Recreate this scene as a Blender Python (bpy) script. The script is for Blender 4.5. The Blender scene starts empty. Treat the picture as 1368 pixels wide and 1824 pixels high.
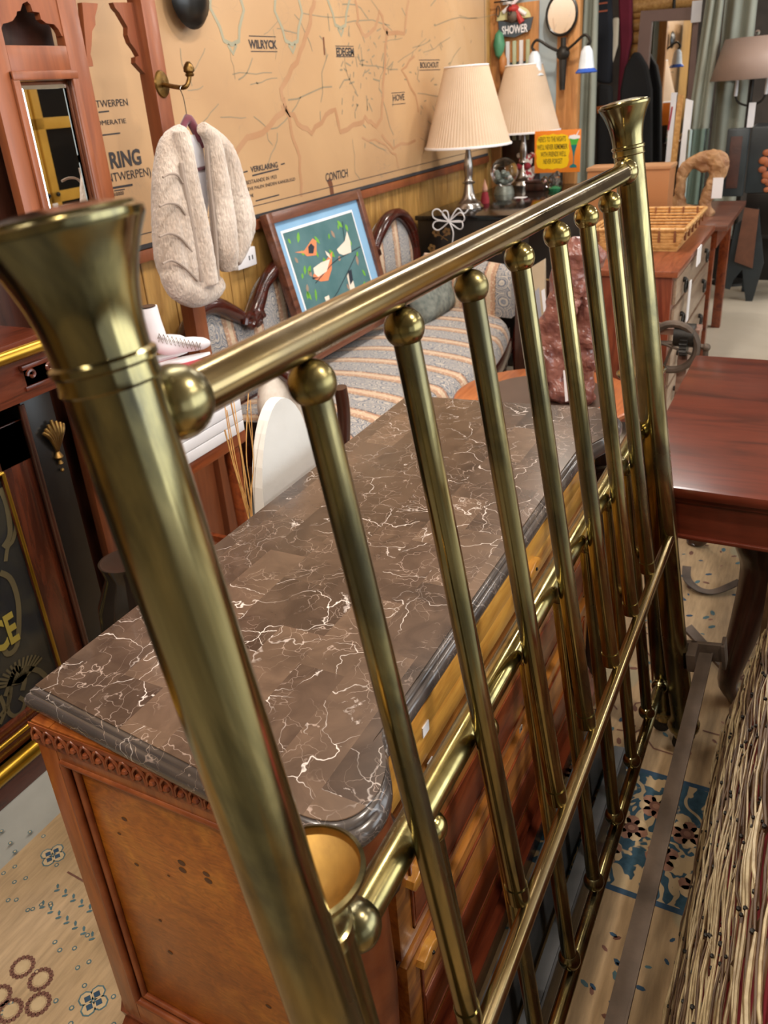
import bpy, bmesh, math, random
from math import sin, cos, pi, radians
from mathutils import Vector, Matrix
random.seed(7)
sc = bpy.context.scene
COL = sc.collection

# ------------------------------------------------------------------ camera, world, light
RM = Matrix(((0.46518, -0.41257, 0.78319), (-0.88202, -0.14090, 0.44965), (-0.07516, -0.89996, -0.42944)))
FPX, CU, CV, W_, H_ = 1449.9, 656.6, 863.9, 1368.0, 1824.0
CAM = Vector((0, 0, 1.7))
cd = bpy.data.cameras.new('camera')
cd.sensor_fit = 'VERTICAL'; cd.sensor_height = 36; cd.sensor_width = 27
cd.lens = FPX / H_ * 36
cd.shift_x = (W_ / 2 - CU) / H_
cd.shift_y = (CV - H_ / 2) / H_
cd.clip_start = .02
cd.dof.use_dof = True; cd.dof.focus_distance = 1.35; cd.dof.aperture_fstop = 8.0
cam = bpy.data.objects.new('camera', cd); COL.objects.link(cam)
mw = Matrix.Identity(4)
for i in range(3):
    mw[i][0] = RM[i][0]; mw[i][1] = -RM[i][1]; mw[i][2] = -RM[i][2]
q = mw.to_quaternion().normalized()
cam.matrix_world = Matrix.Translation(CAM) @ q.to_matrix().to_4x4()
sc.camera = cam

sc.view_settings.view_transform = 'Standard'; sc.view_settings.look = 'None'
sc.view_settings.gamma = 1; sc.view_settings.exposure = -0.05
w = bpy.data.worlds.new('world'); sc.world = w; w.use_nodes = True
w.node_tree.nodes['Background'].inputs[0].default_value = (.92, .97, 1.0, 1)
w.node_tree.nodes['Background'].inputs[1].default_value = .9

def area(name, loc, size, power, color, target=None, sy=None):
    l = bpy.data.lights.new(name, 'AREA'); l.energy = power; l.color = color
    l.shape = 'RECTANGLE'; l.size = size; l.size_y = sy or size
    o = bpy.data.objects.new(name, l); COL.objects.link(o); o.location = loc
    d = (Vector(target) - Vector(loc)) if target else Vector((0, 0, -1))
    o.rotation_euler = d.to_track_quat('-Z', 'Y').to_euler()
    return o
WARM = (1, .89, .76); NEUT = (1, .96, .91); COOL = (.86, .94, 1)
# ceiling fluorescent fittings and spot lamps of the shop, shopfront daylight from the right and the far end
for (x, y, p) in ((-.6, .9, 26), (1.5, .9, 26), (3.8, .9, 30), (6.6, -.6, 34), (1.5, -1.8, 26), (4.6, -1.8, 30), (7.4, -1.8, 34)):
    area('ceiling_lamp', (x, y, 2.93), 1.15, p, NEUT, sy=.16)
for (x, y, p, t) in ((.2, .3, 9, (1.1, .8, .9)), (2.6, 1.2, 6, (2.6, 2.3, 1.5)), (4.4, 1.2, 6, (4.4, 2.3, 1.4)), (1.2, -.7, 15, (1.1, .45, .6)), (5.6, 1.5, 8, (6.0, 2.2, 1.2)), (-.5, 1.0, 9, (.8, 1.5, .5))):
    area('spot_lamp', (x, y, 2.88), .12, p * 2.2, WARM, t)
area('shopfront_daylight', (3.5, -4.2, 1.8), 6.0, 170, COOL, (3.5, 1, .8), sy=2.2)

# ------------------------------------------------------------------ helpers
def ray(u, v):
    return RM @ Vector(((u - CU) / FPX, (v - CV) / FPX, 1))
def HX(u, v, x):
    d = ray(u, v); return CAM + d * (x / d.x)
def HY(u, v, y):
    d = ray(u, v); return CAM + d * (y / d.y)
def HZ(u, v, z):
    d = ray(u, v); return CAM + d * ((z - 1.7) / d.z)

def lin(c):
    if isinstance(c, str):
        c = tuple(int(c[i:i + 2], 16) / 255 for i in (0, 2, 4))
    return tuple((x / 12.92 if x <= .04045 else ((x + .055) / 1.055) ** 2.4) for x in c) + (1,)

class NT:
    def __init__(s, name):
        s.m = bpy.data.materials.new(name); s.m.use_nodes = True
        s.t = s.m.node_tree; s.b = s.t.nodes['Principled BSDF']; s.out = s.t.nodes['Material Output']
        s.tc = s.n('ShaderNodeTexCoord')
    def n(s, k, **kw):
        x = s.t.nodes.new(k)
        for a, v in kw.items():
            if a.startswith('i_'):
                key = a[2:]
                key = int(key) if key.isdigit() else key.replace('_', ' ')
                s.set(x.inputs[key], v)
            else: setattr(x, a, v)
        return x
    def set(s, inp, v):
        if isinstance(v, bpy.types.NodeSocket): s.t.links.new(v, inp)
        else: inp.default_value = v
    def map(s, scale=(1, 1, 1), rot=(0, 0, 0), vec=None):
        m = s.n('ShaderNodeMapping'); s.t.links.new(vec or s.tc.outputs['Object'], m.inputs[0])
        m.inputs['Scale'].default_value = scale; m.inputs['Rotation'].default_value = rot
        return m.outputs[0]
    def noise(s, scale, detail=3, vec=None, dist=0, rough=.5):
        x = s.n('ShaderNodeTexNoise'); x.inputs['Scale'].default_value = scale
        x.inputs['Detail'].default_value = detail; x.inputs['Distortion'].default_value = dist
        x.inputs['Roughness'].default_value = rough
        s.t.links.new(vec or s.tc.outputs['Object'], x.inputs['Vector']); return x.outputs['Fac']
    def ramp(s, fac, stops, interp='LINEAR'):
        r = s.n('ShaderNodeValToRGB'); s.t.links.new(fac, r.inputs[0]); r.color_ramp.interpolation = interp
        e = r.color_ramp.elements
        while len(e) < len(stops): e.new(.5)
        for k, (p, c) in enumerate(stops):
            e[k].position = p; e[k].color = lin(c) if not isinstance(c, (int, float)) else (c, c, c, 1)
        return r.outputs[0]
    def mix(s, f, a, b, mode='MIX'):
        x = s.n('ShaderNodeMix', data_type='RGBA', blend_type=mode)
        s.set(x.inputs[0], f)
        for k, v in ((6, a), (7, b)):
            s.set(x.inputs[k], v if isinstance(v, bpy.types.NodeSocket) else lin(v))
        return x.outputs[2]
    def math(s, op, a, b=0.):
        x = s.n('ShaderNodeMath', operation=op); s.set(x.inputs[0], a); s.set(x.inputs[1], b); return x.outputs[0]
    def bump(s, h, strength=.3, dist=.01):
        x = s.n('ShaderNodeBump'); s.t.links.new(h, x.inputs['Height'])
        x.inputs['Strength'].default_value = strength; x.inputs['Distance'].default_value = dist
        s.t.links.new(x.outputs[0], s.b.inputs['Normal'])
    def done(s, col, rough=.5, metal=0., **kw):
        s.set(s.b.inputs['Base Color'], col if isinstance(col, bpy.types.NodeSocket) else lin(col))
        s.set(s.b.inputs['Roughness'], rough); s.set(s.b.inputs['Metallic'], metal)
        for k, v in kw.items(): s.set(s.b.inputs[k.replace('_', ' ')], v)
        return s.m

def plain(name, c1, c2=None, rough=.5, metal=0., scale=6, bump=0, bscale=60, **kw):
    t = NT(name)
    c2 = c2 or c1
    n = t.noise(scale, 4)
    col = t.ramp(n, ((.3, c1), (.7, c2)))
    if bump: t.bump(t.noise(bscale, 3), bump, .004)
    return t.done(col, rough, metal, **kw)

def wood(name, c1, c2, axis='X', rough=.35, scale=1., coat=.3, c3=None):
    t = NT(name)
    sc3 = {'X': (1.2, 9, 9), 'Y': (9, 1.2, 9), 'Z': (9, 9, 1.2)}[axis]
    v = t.map(tuple(a * scale for a in sc3))
    n = t.noise(2.2, 6, v, 1.2, .6)
    f = t.noise(14, 3, v)
    col = t.ramp(n, ((.32, c1), (.55, c3 or c2), (.72, c2)))
    col = t.mix(.25, col, t.ramp(f, ((.3, .25), (.7, .75))), 'OVERLAY')
    t.bump(f, .06, .002)
    return t.done(col, rough, Coat_Weight=coat, Coat_Roughness=.15)

def brass(name, c1, c2, c3, rough=.26, streak=(7, 7, 2.2)):
    t = NT(name)
    v = t.map(streak)
    n = t.noise(1.9, 5, v, .8, .6)
    n3 = t.noise(5, 4, t.map(tuple(a * .28 + .1 for a in streak)), .5, .6)
    col = t.ramp(n, ((.32, c3), (.5, c2), (.66, c1)))
    col = t.mix(t.ramp(n3, ((.5, 0.), (.66, .6))), col, c3)
    r = t.ramp(n3, ((.35, rough - .1), (.7, rough + .12)))
    return t.done(col, r, 1.0)

def bm_new(): return bmesh.new()
def bx(bm, x0, x1, y0, y1, z0, z1, bev=0., mat=None):
    r = bmesh.ops.create_cube(bm, size=1)
    vs = r['verts']
    for v in vs:
        v.co = Vector(((x0 + x1) / 2 + v.co.x * (x1 - x0), (y0 + y1) / 2 + v.co.y * (y1 - y0), (z0 + z1) / 2 + v.co.z * (z1 - z0)))
    if bev:
        es = list({e for v in vs for e in v.link_edges})
        o = bmesh.ops.bevel(bm, geom=es, offset=bev, segments=2, affect='EDGES', profile=.6)
        vs = list({v for f in o['faces'] for v in f.verts} | {v for v in vs if v.is_valid})
    if mat is not None: bmesh.ops.transform(bm, matrix=mat, verts=[v for v in vs if v.is_valid])
    return bm
def box(x0, x1, y0, y1, z0, z1, bev=0., mat=None): return bx(bm_new(), x0, x1, y0, y1, z0, z1, bev, mat)

def tube(bm, pts, r, n=12, closed=False, cap=True, flat=None):
    pts = [Vector(p) for p in pts]; m = len(pts)
    rs = r if isinstance(r, (list, tuple)) else [r] * m
    rings = []; up = None
    for i, p in enumerate(pts):
        a = pts[(i - 1) % m] if (i > 0 or closed) else p
        b = pts[(i + 1) % m] if (i < m - 1 or closed) else p
        d = (b - a)
        d = d.normalized() if d.length > 1e-9 else Vector((0, 0, 1))
        if up is None: up = d.orthogonal().normalized()
        s = (up - d * up.dot(d))
        s = s.normalized() if s.length > 1e-6 else d.orthogonal().normalized()
        up = s; t = d.cross(s)
        ring = []
        for k in range(n):
            a_ = 2 * pi * k / n
            ring.append(bm.verts.new(p + (s * cos(a_) + t * sin(a_)) * rs[i]))
        rings.append(ring)
    seg = m if closed else m - 1
    for i in range(seg):
        A, B = rings[i], rings[(i + 1) % m]
        for k in range(n):
            bm.faces.new((A[k], A[(k + 1) % n], B[(k + 1) % n], B[k]))
    if cap and not closed:
        bm.faces.new(rings[0][::-1]); bm.faces.new(rings[-1])
    return bm

def lathe(bm, prof, n=24, mat=None, c=(0, 0, 0), pleat=None):
    rings = []; c = Vector(c)
    for (r, z) in prof:
        if r < 1e-6: rings.append([bm.verts.new(c + Vector((0, 0, z)))])
        else:
            ring = []
            for k in range(n):
                rr = r * (1 + (pleat if (pleat and k % 2) else 0))
                ring.append(bm.verts.new(c + Vector((rr * cos(2 * pi * k / n), rr * sin(2 * pi * k / n), z))))
            rings.append(ring)
    for A, B in zip(rings, rings[1:]):
        if len(A) == 1 and len(B) == 1: continue
        if len(A) == 1:
            for k in range(n): bm.faces.new((A[0], B[k], B[(k + 1) % n]))
        elif len(B) == 1:
            for k in range(n): bm.faces.new((A[k], A[(k + 1) % n], B[0]))
        else:
            for k in range(n): bm.faces.new((A[k], A[(k + 1) % n], B[(k + 1) % n], B[k]))
    if mat is not None:
        bmesh.ops.transform(bm, matrix=mat, verts=[v for R in rings for v in R])
    return bm
def ball(bm, c, r, n=20, sq=1.):
    k = n // 2
    return lathe(bm, [(r * sin(pi * i / k), -r * sq * cos(pi * i / k)) for i in range(k + 1)], n, c=c)

def prism(bm, poly, t, mat=None, bev=0.):
    """poly in XY, extruded z 0..t"""
    vs = [bm.verts.new((p[0], p[1], 0)) for p in poly]
    f = bm.faces.new(vs)
    r = bmesh.ops.extrude_face_region(bm, geom=[f])
    nv = [e for e in r['geom'] if isinstance(e, bmesh.types.BMVert)]
    for v in nv: v.co.z += t
    if bev:
        top = [e for e in {e for v in nv for e in v.link_edges} if all(w_ in nv for w_ in e.verts)]
        o = bmesh.ops.bevel(bm, geom=top, offset=bev, segments=3, affect='EDGES', profile=.5)
        nv = list({v for f_ in o['faces'] for v in f_.verts}) + [v for v in nv if v.is_valid]
    if mat is not None: bmesh.ops.transform(bm, matrix=mat, verts=list(set(vs + nv)))
    return bm
def slab(pts, depth):
    """polygon of world points pushed by the depth vector"""
    bm = bm_new()
    vs = [bm.verts.new(p) for p in pts]; f = bm.faces.new(vs)
    r = bmesh.ops.extrude_face_region(bm, geom=[f])
    for v in [e for e in r['geom'] if isinstance(e, bmesh.types.BMVert)]: v.co += Vector(depth)
    return bm
XZ = Matrix(((1, 0, 0, 0), (0, 0, -1, 0), (0, 1, 0, 0), (0, 0, 0, 1)))   # poly XY -> world XZ, thickness towards -Y

def inv_root(p):
    m = Matrix.Identity(4)
    while p is not None: m = p.matrix_basis @ m; p = p.parent
    return m.inverted()
def obj(name, bm, mat, parent=None, smooth=True, local=False, angle=40, mods=None):
    bmesh.ops.recalc_face_normals(bm, faces=bm.faces)
    me = bpy.data.meshes.new(name)
    bm.to_mesh(me); bm.free()
    for m in (mat if isinstance(mat, (list, tuple)) else [mat]): me.materials.append(m)
    o = bpy.data.objects.new(name, me); COL.objects.link(o)
    if parent is not None:
        o.parent = parent
        if not local: me.transform(inv_root(parent))
    if smooth:
        me.shade_smooth()
        me.set_sharp_from_angle(angle=radians(angle))
    return o
def tag(o, label, cat, group=None, kind=None):
    o['label'] = label; o['category'] = cat
    if group: o['group'] = group
    if kind: o['kind'] = kind
    return o
def thing(name, label, cat, loc=(0, 0, 0), group=None, rot=(0, 0, 0)):
    o = bpy.data.objects.new(name, None); COL.objects.link(o)
    o.location = loc; o.rotation_euler = rot; o.empty_display_size = .1
    return tag(o, label, cat, group)
def struct(name, bm, mat, smooth=False):
    o = obj(name, bm, mat, None, smooth); o['kind'] = 'structure'; return o
def kids(o): return [c for c in bpy.data.objects if c.parent == o]
def copy_tree(o, parent=None, label=None):
    c = o.copy(); COL.objects.link(c); c.parent = parent
    if label: c['label'] = label
    for k in kids(o): copy_tree(k, c)
    return c
def text_bm(s, size, mat, font_scale_x=1., extr=.0004, align='LEFT', bold=0.):
    cu = bpy.data.curves.new('t', 'FONT'); cu.body = s; cu.size = size; cu.extrude = extr; cu.align_x = align; cu.offset = bold
    cu.resolution_u = 3
    o = bpy.data.objects.new('t', cu); COL.objects.link(o)
    dg = bpy.context.evaluated_depsgraph_get(); me = o.evaluated_get(dg).to_mesh()
    bm = bm_new(); bm.from_mesh(me); o.to_mesh_clear() if False else None
    bpy.data.objects.remove(o); bpy.data.curves.remove(cu)
    bmesh.ops.scale(bm, vec=(font_scale_x, 1, 1), verts=bm.verts)
    bmesh.ops.transform(bm, matrix=mat, verts=bm.verts)
    return bm
def join(bms):
    out = bm_new()
    for b in bms:
        me = bpy.data.meshes.new('j'); b.to_mesh(me); out.from_mesh(me); b.free(); bpy.data.meshes.remove(me)
    return out
def wallmat(p, r=0.):      # text frame on a wall plane (X right, Z up), facing -Y
    return Matrix.Translation(p) @ Matrix.Rotation(radians(90), 4, 'X') @ Matrix.Rotation(r, 4, 'Z')
def ribbon(bm, pts, w_, off=(0, -.001, 0), nrm=(0, 1, 0)):
    nrm = Vector(nrm); off = Vector(off); pts = [Vector(p) + off for p in pts]
    L = []
    for i, p in enumerate(pts):
        d = (pts[min(i + 1, len(pts) - 1)] - pts[max(i - 1, 0)]).normalized(); s = d.cross(nrm).normalized() * w_ / 2
        L.append((bm.verts.new(p + s), bm.verts.new(p - s)))
    for a, b in zip(L, L[1:]): bm.faces.new((a[0], a[1], b[1], b[0]))
    return bm
def jitter(pts, n, amp, axes=(1, 0, 1)):
    out = []
    for a, b in zip(pts, pts[1:]):
        for k in range(n):
            p = a.lerp(b, k / n)
            if k: p = p + Vector((random.gauss(0, amp) * axes[0], random.gauss(0, amp) * axes[1], random.gauss(0, amp) * axes[2]))
            out.append(p)
    out.append(pts[-1]); return out
def arc(c, r, a0, a1, n, plane='XZ'):
    c = Vector(c); o = []
    for i in range(n + 1):
        a = radians(a0 + (a1 - a0) * i / n); x, y = r * cos(a), r * sin(a)
        o.append(c + Vector({'XZ': (x, 0, y), 'XY': (x, y, 0), 'YZ': (0, x, y)}[plane]))
    return o
def smoothpts(P, n=5):
    P = [Vector(p) for p in P]; out = []
    for i in range(len(P) - 1):
        p0, p1, p2, p3 = P[max(i - 1, 0)], P[i], P[i + 1], P[min(i + 2, len(P) - 1)]
        for k in range(n):
            t = k / n
            out.append(.5 * ((2 * p1) + (p2 - p0) * t + (2 * p0 - 5 * p1 + 4 * p2 - p3) * t * t + (3 * p1 - p0 - 3 * p2 + p3) * t ** 3))
    out.append(P[-1]); return out

# ------------------------------------------------------------------ materials
M = {}
M['brass'] = brass('aged brass', 'A8996A', '857B56', '5A5644', .22)
M['brass_bright'] = brass('polished brass', 'B0A06A', '948656', '6C6344', .2)
M['brass_cup'] = brass('gold brass', 'C49C54', 'B08A48', '8C6C3C', .42)
M['iron'] = plain('old iron', '4A4038', '6B5C50', .6, .6, 12, .2)
M['dark_iron'] = plain('dark iron', '24221F', '3A3632', .5, .6, 12, .2)
M['steel'] = plain('brushed nickel', 'B5B0AC', '9D9894', .25, 1.0)
M['mahog'] = wood('red mahogany', '3A140C', '5E2617', 'Y', .28, .6, .2)
M['mahog_x'] = wood('mahogany', '4A1E12', '7A3820', 'X', .3)
M['dark_wood'] = wood('dark wood', '1E0F0A', '3A1E14', 'Z', .3)
M['oak'] = wood('hall stand wood', '6C361E', '884C2C', 'Z', .4, .35, .2)
M['front'] = wood('drawer front wood', '7A4018', 'B87834', 'X', .3, 1, .4)
M['front_gold'] = wood('golden drawer wood', 'A86820', 'D09844', 'X', .3, 1, .4)
M['carved'] = plain('carved walnut', '6A3018', '8C4C28', .35, 0, 20, .1)
M['redbrown'] = wood('red brown wood', '5A2010', '86401E', 'X', .3)
M['orangewood'] = wood('orange wood', '96502A', 'B86C3C', 'X', .3)
M['pine'] = wood('pine boards', '8C6430', 'B48A4C', 'Z', .45, .6, .2)
M['white'] = plain('white paint', 'E6E4E6', 'D6D4D8', .5)
M['paper'] = plain('white paper', 'F0EEF0', 'E4E2E6', .7)
M['ink'] = plain('ink', '2E2C30', '3A3638', .8)
M['black'] = plain('black', '0C0A09', '151311', .3)
M['glass'] = NT('glass').done('FFFFFF', .03, Transmission_Weight=1.0, IOR=1.4)
M['mirror'] = NT('mirror glass').done('F2F2F0', .01, 1.0)
M['red'] = plain('red cloth', '8E2430', 'A83440', .8)
M['gold'] = plain('gilt moulding', 'C8A040', 'A07820', .28, .9)
M['ormolu'] = plain('gilt mount', '8A6A38', '5C4424', .35, .9, 30, .3)

def m_burl():
    t = NT('burl veneer')
    n = t.noise(5, 6, None, 2.5, .6)
    col = t.ramp(n, ((.3, '7C4012'), (.5, '985618'), (.72, 'A86A22')))
    f = t.noise(38, 4, t.map((1, .5, 1.6)), 3.)
    col = t.mix(.35, col, t.ramp(f, ((.35, .2), (.65, .8))), 'OVERLAY')
    vo = t.n('ShaderNodeTexVoronoi', i_Scale=6.5)
    t.t.links.new(t.map((1, 1, 1.3)), vo.inputs['Vector'])
    col = t.mix(t.ramp(vo.outputs['Distance'], ((.04, .8), (.085, 0.))), col, '3A2218')
    return t.done(col, .32, Coat_Weight=.35, Coat_Roughness=.2)
M['burl'] = m_burl()

def m_marble(name, dark=False):
    t = NT(name)
    br = t.n('ShaderNodeTexBrick'); br.offset = .37; br.offset_frequency = 2; br.squash = 1
    t.t.links.new(t.tc.outputs['Object'], br.inputs['Vector'])
    for k, v in (('Scale', 1.), ('Mortar Size', 0.), ('Brick Width', .21), ('Row Height', .083), ('Bias', 0.)): br.inputs[k].default_value = v
    br.inputs['Color1'].default_value = (0, 0, 0, 1); br.inputs['Color2'].default_value = (1, 1, 1, 1)
    tone = br.outputs['Color']
    off = t.n('ShaderNodeVectorMath', operation='SCALE'); t.t.links.new(tone, off.inputs[0]); off.inputs['Scale'].default_value = 7.
    add = t.n('ShaderNodeVectorMath', operation='ADD'); t.t.links.new(t.tc.outputs['Object'], add.inputs[0]); t.t.links.new(off.outputs[0], add.inputs[1])
    v = add.outputs[0]
    nz = t.n('ShaderNodeTexNoise', i_Scale=9.); t.t.links.new(v, nz.inputs['Vector']); nz.inputs['Detail'].default_value = 4
    s2 = t.n('ShaderNodeVectorMath', operation='SCALE'); t.t.links.new(nz.outputs['Color'], s2.inputs[0]); s2.inputs['Scale'].default_value = .16
    a2 = t.n('ShaderNodeVectorMath', operation='ADD'); t.t.links.new(v, a2.inputs[0]); t.t.links.new(s2.outputs[0], a2.inputs[1])
    def vein(scale, wd):
        vo = t.n('ShaderNodeTexVoronoi', feature='DISTANCE_TO_EDGE'); vo.inputs['Scale'].default_value = scale
        t.t.links.new(a2.outputs[0], vo.inputs['Vector'])
        return t.ramp(vo.outputs['Distance'], ((0., 1.), (wd, 0.)))
    big = t.mix(1., vein(9, .012), t.ramp(t.noise(7, 3, v), ((.42, 0.), (.6, 1.))), 'MULTIPLY')
    small = t.mix(1., vein(27, .022), t.ramp(t.noise(11, 2, v), ((.42, 0.), (.64, .75))), 'MULTIPLY')
    blot = t.ramp(t.noise(13, 6, a2.outputs[0], 1.2, .7), ((.66, 0.), (.74, .8)))
    base = t.ramp(tone, ((0., '2A1E18'), (.4, '3E3026'), (.75, '503E32'), (1., '705A48'))) if not dark else t.ramp(t.noise(6), ((.3, '3C3634'), (.7, '544C48')))
    base = t.mix(.5, base, t.ramp(t.noise(16, 5, v, 1.), ((.3, '33251E'), (.7, '604C3E'))), 'MIX') if not dark else base
    c = t.mix(small, base, 'A89488'); c = t.mix(big, c, 'D8CCC4'); c = t.mix(blot, c, 'CFC2BA')
    return t.done(c, .22, Coat_Weight=.2)
M['marble'] = m_marble('brown marble'); M['marble_edge'] = m_marble('dark marble edge', True)

def m_settee(ax=0):
    t = NT('paisley stripe fabric')
    sx = t.n('ShaderNodeSeparateXYZ'); t.t.links.new(t.tc.outputs['Object'], sx.inputs[0])
    wv = t.math('ADD', sx.outputs[ax], t.math('MULTIPLY', t.math('SUBTRACT', t.noise(3, 1), .5), .02))
    fr = t.math('FRACT', t.math('MULTIPLY', wv, 4.6))
    vo = t.n('ShaderNodeTexVoronoi', i_Scale=12.); t.t.links.new(t.map((1.5, .8, 1)), vo.inputs['Vector'])
    rings = t.ramp(t.math('FRACT', t.math('MULTIPLY', vo.outputs['Distance'], 5.)), ((.2, '4E586A'), (.4, 'BCB2A4'), (.6, '5C6678'), (.8, 'C4B8A8')))
    fine = t.ramp(t.noise(120, 2), ((.45, '747C8C'), (.55, 'C6BAAC')), 'CONSTANT')
    pais = t.mix(.3, rings, fine)
    msk_p = t.ramp(fr, ((0., 0.), (.12, 1.), (.16, 0.), (.3, 1.), (.34, 0.), (1., 0.)), 'CONSTANT')
    peach = t.ramp(fr, ((0., 'A88468'), (.12, 'B48870'), (.16, 'C4AC90'), (.3, 'A87860'), (.34, 'A88468')), 'CONSTANT')
    band = t.ramp(fr, ((0., 1.), (.38, 0.)), 'CONSTANT')
    spots = t.ramp(t.noise(90, 1), ((.55, 0.), (.6, .6)), 'CONSTANT')
    edge = t.ramp(fr, ((0., 1.), (.025, 0.), (.355, 1.), (.4, 0.)), 'CONSTANT')
    peach = t.mix(spots, peach, 'D8C4AC')
    c = t.mix(band, pais, peach); c = t.mix(t.math('MULTIPLY', edge, t.ramp(t.noise(70, 1), ((.45, .2), (.55, 1.)))), c, '5A5456')
    t.bump(t.noise(400, 1), .15, .001)
    return t.done(c, .85, Sheen_Weight=.2)
M['settee'] = m_settee(); M['settee_y'] = m_settee(1)

def m_rug():
    t = NT('beige patterned rug')
    n = t.noise(2.2, 5); f = t.noise(60, 3, t.map((.25, 1.6, 1)))
    c = t.ramp(n, ((.3, '8C7250'), (.5, '9C8260'), (.7, 'A88E6E')))
    c = t.mix(.4, c, t.ramp(f, ((.3, .3), (.7, .7))), 'OVERLAY')
    vo = t.n('ShaderNodeTexVoronoi', i_Scale=13.); vo.inputs['Randomness'].default_value = .8
    ring = t.ramp(vo.outputs['Distance'], ((.0, 0.), (.14, 0.), (.17, 1.), (.23, 1.), (.26, 0.)))
    sel = t.ramp(t.noise(4, 1), ((.5, 0.), (.55, .55)), 'CONSTANT')
    c = t.mix(t.math('MULTIPLY', ring, sel), c, '7C7C66')
    t.bump(t.noise(300, 2), .3, .002)
    return t.done(c, .95)
def m_band():
    t = NT('blue rug border')
    nz = t.noise(7, 2, None, 1.4)
    r = t.math('ABSOLUTE', t.math('SUBTRACT', t.math('FRACT', t.math('MULTIPLY', nz, 5.)), .5))
    vine = t.ramp(r, ((0., 1.), (.14, 1.), (.17, 0.)))
    leaf = t.ramp(t.noise(24, 2), ((.54, 0.), (.57, 1.)))
    base = t.ramp(t.noise(50), ((.3, '1E3844'), (.7, '2E4A58')))
    c = t.mix(vine, base, 'A08A68'); c = t.mix(leaf, c, 'A48C68')
    t.bump(t.noise(300, 2), .3, .002)
    return t.done(c, .95)
M['rug'] = m_rug(); M['rug_band'] = m_band()
M['rug_teal'] = plain('rug teal wool', '4A6468', '3E5458', .95, 0, 40)
M['rug_blue'] = plain('rug blue wool', '2C4458', '22384A', .95, 0, 40)
M['rug_brown'] = plain('rug brown wool', '5C3A2C', '6C483A', .95, 0, 40)
M['rug_cream'] = plain('rug cream wool', 'B49C78', 'A48C68', .95, 0, 40)
M['rug_rose'] = plain('rug rose wool', '8A6450', '7A5442', .95, 0, 40)

def m_floor():
    t = NT('concrete floor')
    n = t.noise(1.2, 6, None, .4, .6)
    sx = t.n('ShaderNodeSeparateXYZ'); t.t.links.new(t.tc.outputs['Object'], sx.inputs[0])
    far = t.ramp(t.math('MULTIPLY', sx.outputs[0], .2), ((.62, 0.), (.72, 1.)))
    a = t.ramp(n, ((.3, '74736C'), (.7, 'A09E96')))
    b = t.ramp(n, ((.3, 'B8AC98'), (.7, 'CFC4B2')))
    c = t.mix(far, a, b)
    return t.done(c, .35)
M['floor'] = m_floor()

def m_map():
    t = NT('varnished map paper')
    n = t.noise(.9, 5, None, .5)
    c = t.ramp(n, ((.3, 'AC8864'), (.55, 'BC9870'), (.75, 'C8AA86')))
    f = t.noise(5, 6, t.map((1, 1, 1)), 1., .7)
    c = t.mix(t.ramp(f, ((.6, 0.), (.75, .35))), c, 'A8896A')
    nz = t.n('ShaderNodeTexNoise', i_Scale=3.); t.t.links.new(t.tc.outputs['Object'], nz.inputs['Vector'])
    s2 = t.n('ShaderNodeVectorMath', operation='SCALE'); t.t.links.new(nz.outputs['Color'], s2.inputs[0]); s2.inputs['Scale'].default_value = .5
    a2 = t.n('ShaderNodeVectorMath', operation='ADD'); t.t.links.new(t.tc.outputs['Object'], a2.inputs[0]); t.t.links.new(s2.outputs[0], a2.inputs[1])
    for scale, wd, col, lo, s in ((6., .012, '8A7A66', .5, .5), (22., .03, '7C766C', .56, .5)):
        vo = t.n('ShaderNodeTexVoronoi', feature='DISTANCE_TO_EDGE', i_Scale=scale); t.t.links.new(a2.outputs[0], vo.inputs['Vector'])
        k = t.mix(1., t.ramp(vo.outputs['Distance'], ((0., 1.), (wd, 0.))), t.ramp(t.noise(2.5, 3), ((lo, 0.), (lo + .12, s))), 'MULTIPLY')
        c = t.mix(k, c, col)
    fold = t.noise(1.2, 2, t.map((3, 1, .4)))
    t.bump(fold, .25, .03)
    return t.done(c, .42, Coat_Weight=.15, Coat_Roughness=.3)
M['map'] = m_map()
M['map_red'] = plain('map red border tint', 'B08866', 'A87C58', .5)
M['map_green'] = plain('map grey green tint', 'A09A82', '94907A', .5)
M['map_grey'] = plain('map grey line', '94866E', '847862', .5)
def m_fur():
    t = NT('cream fur')
    n = t.noise(7, 3)
    c = t.ramp(n, ((.3, 'A49080'), (.7, 'CCBCAE')))
    f = t.noise(220, 2, t.map((1, 1, .22)))
    c = t.mix(.35, c, t.ramp(f, ((.3, .2), (.7, .8))), 'OVERLAY')
    t.bump(f, .8, .006)
    return t.done(c, .9, Sheen_Weight=.7, Sheen_Roughness=.5)
M['fur'] = m_fur()
M['shade'] = plain('pleated shade cloth', 'D4BCA4', 'CAB298', .8, Subsurface_Weight=.0)
M['curtain'] = plain('grey green curtain', '94978A', 'A6A99C', .8, 0, 2, .1)
M['twig'] = plain('wicker twig', '8C7450', 'D0BC90', .35, 0, 30)
M['twig_dark'] = plain('dark wicker twig', '4A3424', '6E5438', .5, 0, 30)
M['drift'] = plain('carved root wood', '5A3430', '9A6658', .28, 0, 14, .6, 30)
M['rattan'] = plain('rattan', 'B07C40', 'D8A868', .5, 0, 40, .2)

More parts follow.
